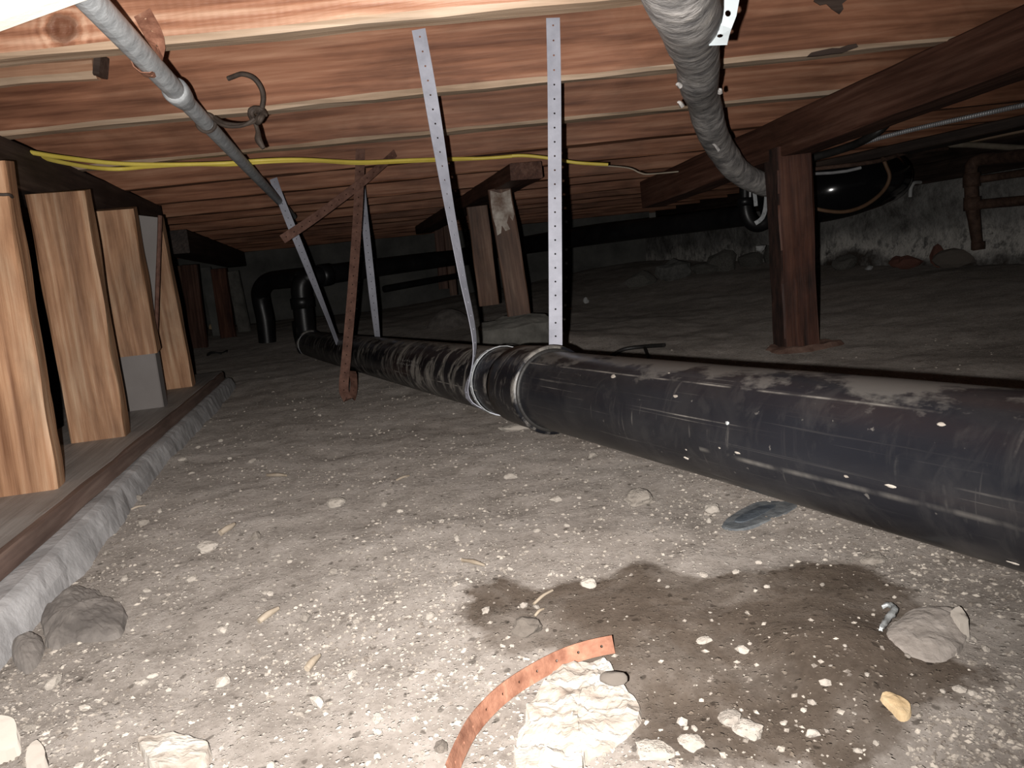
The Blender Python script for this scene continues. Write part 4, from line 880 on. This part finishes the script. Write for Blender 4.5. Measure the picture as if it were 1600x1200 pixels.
tag(slab('flat_stone', gp([(1482, 978), (1498, 972), (1512, 985), (1516, 998), (1500, 1000)]), M_peb, 0.013, rings=5, bump=0.002, freq=40, sub=3, edge=0.8), 'small pale stone set on the earthy lump', 'stone')
tag(slab('yellow_stone', gp([(1372, 1092), (1388, 1086), (1408, 1096), (1426, 1110), (1424, 1126), (1408, 1130), (1392, 1114)]), M_yst, 0.006, rings=6, bump=0.003, freq=70, sub=3, edge=0.6), 'yellowish stone near the bottom right', 'stone')
tag(tube('foil_twist', [aG(1376, 990) + V((0, 0, 0.004)), aG(1388, 978) + V((0, 0, 0.007)), aG(1398, 966) + V((0, 0, 0.008)), aG(1390, 955) + V((0, 0, 0.006)), aG(1378, 953) + V((0, 0, 0.003))], [0.0016, 0.0026, 0.003, 0.0022, 0.002], M_foil, seg=9, sm=6, bump=0.002, bf=140), 'twisted grey foil scrap beside the pale earthy lump', 'foil')
sc = slab('rubber_scrap', gp([(1122, 822), (1140, 806), (1175, 788), (1205, 779), (1240, 781), (1255, 788), (1235, 802), (1195, 820), (1150, 832), (1128, 832)]), M_scrap, 0.006, rings=7, bump=0.001, freq=30, sub=4, edge=0.7)
tag(sc, 'flattened blue-grey rubber scrap half under the drain pipe', 'scrap')
o = slab('hollow', gp([(1140, 820), (1160, 806), (1190, 794), (1218, 788), (1212, 798), (1185, 812), (1155, 823)]), M_scrapin, 0.0072, rings=5, bump=0.0008, freq=30, sub=4, edge=0.8)
o.parent = sc; o.matrix_parent_inverse = sc.matrix_basis.inverted(); o['label'] = 'darker hollow of the scrap'
# notable single stones
big = [(1000, 773, 48, 40, 0.55, 'biggest pale stone on the dirt before the drain pipe'), (1115, 794, 26, 18, 0.6, 'pale rounded stone left of the rubber scrap'), (325, 852, 32, 22, 0.5, 'smooth flat pale stone in the left foreground'),
       (526, 784, 28, 20, 0.6, 'rounded pale stone in the middle of the dirt floor'), (798, 744, 24, 12, 0.5, 'flat light stone below the pipe coupling'), (825, 978, 46, 34, 0.7, 'crumbly brown stone in the left half of the damp patch'),
       (1363, 872, 36, 20, 0.5, 'flat light stone just below the drain pipe at the right'), (1139, 1120, 36, 22, 0.5, 'smooth beige stone near the bottom right of the plaster chunk'), (1170, 1135, 40, 30, 0.5, 'broken grey stone right of the smooth beige stone'),
       (690, 1164, 22, 22, 0.6, 'dark pebble left of the rusty curved strap'), (1100, 1000, 26, 10, 0.4, 'thin pale chip in the damp patch'), (1020, 1170, 60, 34, 0.25, 'flat pale lump right of the plaster chunk'), (1080, 1150, 36, 40, 0.35, 'pale knobbly lump between plaster chunk and beige stone'),
       (920, 910, 28, 16, 0.6, 'pale stone at the upper edge of the damp patch'), (815, 665, 70, 22, 0.22, 'pale flat patch of mortar under the pipe coupling'), (1535, 850, 2, 2, 0.5, '')]
for i, (px, py, wpx, hpx, fl_, lb) in enumerate(big):
    if not lb: continue
    p = aG(px, py + hpx * 0.25); d = (p - CAM).length; sx = wpx / 2 * d / FPX; sy = min(sx * 1.1, hpx / 2 * d / FPX * 1.5)
    o = ob('stone', rockmesh(400 + i, 3, 0.28).copy(), M_darkst if 'dark' in lb or 'brown' in lb else M_peb, None, Matrix.Translation(p + V((0, 0, sx * fl_ * 0.35))) @ Matrix.Rotation(0.2 * math.sin(i * 9), 4, 'Z') @ Matrix.Diagonal((sx, sy, sx * fl_, 1)).to_4x4(), smooth=False)
    tag(o, lb, 'stone')
twigs = [((722, 878), (757, 888), 0.0022, 'pale straight stick left of the damp patch'), ((834, 946), (864, 926), 0.0016, 'thin tan twig leaning in the damp patch'), ((205, 797), (228, 792), 0.0014, 'short white splinter near the kerb'),
         ((836, 965), (850, 955), 0.0015, 'short twig below the thin tan twig'), ((405, 975), (436, 957), 0.0030, 'pale bark strip in the left foreground'), ((480, 1050), (500, 1032), 0.0030, 'pale splinter in the lower left foreground'),
         ((418, 745), (448, 747), 0.0030, 'pale bent root piece in the middle of the dirt floor'), ((345, 838), (367, 826), 0.0042, 'fat pale stick beside the smooth flat stone'), ((620, 752), (640, 746), 0.0018, 'thin pale twig right of the rounded middle stone')]
for (a, b, r, lb) in twigs:
    A, B = aG(*a), aG(*b); mm = (A + B) / 2 + V((0, 0, 0.002))
    tag(tube('twig', [A + V((0, 0, r)), mm + V((0, 0, r)), B + V((0, 0, r * 1.6))], [r, r * 1.1, r * 0.7], M_twig, seg=7, sm=4, bump=r * 0.4, bf=90), lb, 'twig')
# pebbles: many alike, each its own object
pm = [rockmesh(500 + q, 2 if q < 4 else 1, 0.34) for q in range(12)]
for q in pm:
    q.materials.clear(); q.materials.append(M_peb)
spots = [(400, 842, 30), (375, 870, 13), (430, 876, 10), (300, 906, 18), (348, 986, 20), (412, 938, 14), (478, 968, 24), (550, 1055, 22), (498, 1100, 30), (508, 1112, 14), (470, 1118, 16), (592, 1125, 24), (590, 1145, 18), (134, 1108, 20), (45, 1140, 22),
         (85, 1070, 26), (490, 745, 9), (395, 722, 14), (300, 740, 10), (500, 650, 10), (535, 660, 12), (583, 815, 10), (600, 790, 16), (625, 800, 12), (715, 843, 18), (690, 815, 14), (575, 872, 12), (520, 895, 18), (640, 965, 12), (840, 830, 16), (885, 850, 14),
         (870, 782, 20), (945, 672, 16), (925, 715, 18), (905, 778, 10), (1063, 744, 12), (1108, 816, 14), (1285, 915, 10), (1198, 918, 10), (1030, 908, 8), (1100, 900, 18), (1160, 1018, 26), (1172, 1007, 8), (1320, 1010, 10), (1400, 1000, 8), (1418, 1026, 12), (1290, 1070, 18), (1520, 1085, 14),
         (1500, 1080, 22), (1270, 1100, 16), (1368, 1162, 12), (1340, 1175, 14), (1268, 1150, 22), (1225, 1130, 12), (1085, 1140, 14), (1065, 1130, 20), (800, 1010, 9), (785, 1010, 12), (760, 955, 18), (838, 950, 14), (855, 985, 10), (740, 890, 14), (905, 890, 12), (1150, 895, 16), (1185, 880, 14), (1490, 878, 10),
         (225, 820, 16), (250, 800, 14), (215, 780, 18), (180, 800, 20), (270, 690, 14), (285, 720, 16), (310, 700, 12), (330, 660, 10), (345, 690, 9), (165, 865, 14), (150, 850, 18), (128, 892, 12), (195, 905, 16), (230, 925, 14), (140, 905, 10)]
rs = random.Random(8)
def okpos(px, py):
    if py < 625 + max(0, (335 - px)) * 1.15 or px < 20 and py < 1060: return False
    if px > 560 and py < 690 + (px - 870) * 0.302 + 25 + (0 if px > 870 else (870 - px) * 0.12): return False
    if 720 < px < 1010 and py > 1005: return False
    if 50 < px < 205 and 915 < py < 1060: return False
    if 205 < px < 340 and py > 1150: return False
    return True
while len(spots) < 285:
    px = rs.uniform(-10, 1610); py = 620 + 590 * rs.random() ** 0.8
    if not okpos(px, py): continue
    if px > 740 and rs.random() < 0.35: continue
    q = aZ(px, py, 0)
    if dampv(q.x, q.y) > 0.4 and rs.random() < 0.65: continue
    spots.append((px, py, min(22, 4.5 + rs.expovariate(1 / 3.2)) * (0.55 + 0.75 * (py - 600) / 600)))
for i, (px, py, wpx) in enumerate(spots):
    p = aG(px, py); d = (p - CAM).length; sx = max(0.0016, wpx / 2 * d / FPX); mesh = pm[rs.randrange(12)]
    o = bpy.data.objects.new('pebble', mesh); COL.objects.link(o)
    fl_ = rs.uniform(0.35, 0.65)
    o.matrix_basis = Matrix.Translation(p + V((0, 0, sx * fl_ * 0.45))) @ Matrix.Rotation(rs.uniform(0, 6.28), 4, 'Z') @ Matrix.Rotation(rs.uniform(-0.25, 0.25), 4, 'X') @ Matrix.Diagonal((sx, sx * rs.uniform(0.55, 0.9), sx * fl_, 1)).to_4x4()
    if dampv(p.x, p.y) > 0.5: zone = 'lying in the dark damp patch'
    elif p.x + KD * p.y < -0.27: zone = 'among the rubble at the foot of the kerb'
    elif py > 1010: zone = 'in the pale bottom left foreground' if px < 800 else 'in the pale bottom right foreground'
    elif px > 850: zone = 'on the dirt between drain pipe and damp patch'
    elif py < 760: zone = 'on the dim dirt left of the drain pipe'
    else: zone = 'on the open dirt left of the damp patch'
    tag(o, 'small pebble ' + zone, 'pebble', 'pebbles ' + zone)
# grit: crumbs nobody could count
def grit():
    rs = random.Random(21); vs_, fs = [], []
    base = [V((1, 0, 0)), V((-1, 0, 0)), V((0, 1, 0)), V((0, -1, 0)), V((0, 0, 1)), V((0, 0, -1))]
    tri = [(0, 2, 4), (2, 1, 4), (1, 3, 4), (3, 0, 4), (2, 0, 5), (1, 2, 5), (3, 1, 5), (0, 3, 5)]
    n = 0
    while n < 12000:
        if n % 3: px, py = rs.uniform(-60, 1660), 610 + 640 * rs.random()
        else: px, py = rs.uniform(-60, 1660), 560 + 700 * rs.random() ** 1.6
        q = aZ(px, py, 0.0)
        if q.y > 4 or q.x + KD * q.y < -0.375: continue
        if px < 335 and not okpos(px, py) and py < 1000: continue
        if noise.noise(V((q.x * 5, q.y * 5, 2))) < rs.uniform(-0.5, 0.25): continue
        if -0.2 < q.x < 0.6 and 0.3 < q.y < 1.1 and dampv(q.x, q.y) > 0.45 and rs.random() < 0.9: continue
        if q.x + KD * q.y > 0.9 and rs.random() < 0.85: continue
        z = gz(q.x, q.y); s = rs.choice([0.0006, 0.0007, 0.0008, 0.001, 0.0012, 0.0016, 0.0024]) * (1 + 0.25 * q.y)
        R = Matrix.Rotation(rs.uniform(0, 6.28), 3, 'Z') @ Matrix.Rotation(rs.uniform(-0.6, 0.6), 3, 'X')
        b = len(vs_)
        for v in base: vs_.append(V((q.x, q.y, z + s * 0.25)) + R @ V((v.x * s * rs.uniform(0.7, 1.5), v.y * s * rs.uniform(0.6, 1.1), v.z * s * 0.6)))
        fs += [(b + i, b + j, b + k) for i, j, k in tri]; n += 1
    return tag(ob('gravel_grit', pydata('gravel_grit', vs_, fs), M_grit), 'fine pale grit strewn over the bare dirt', 'grit', kind='stuff')
grit()
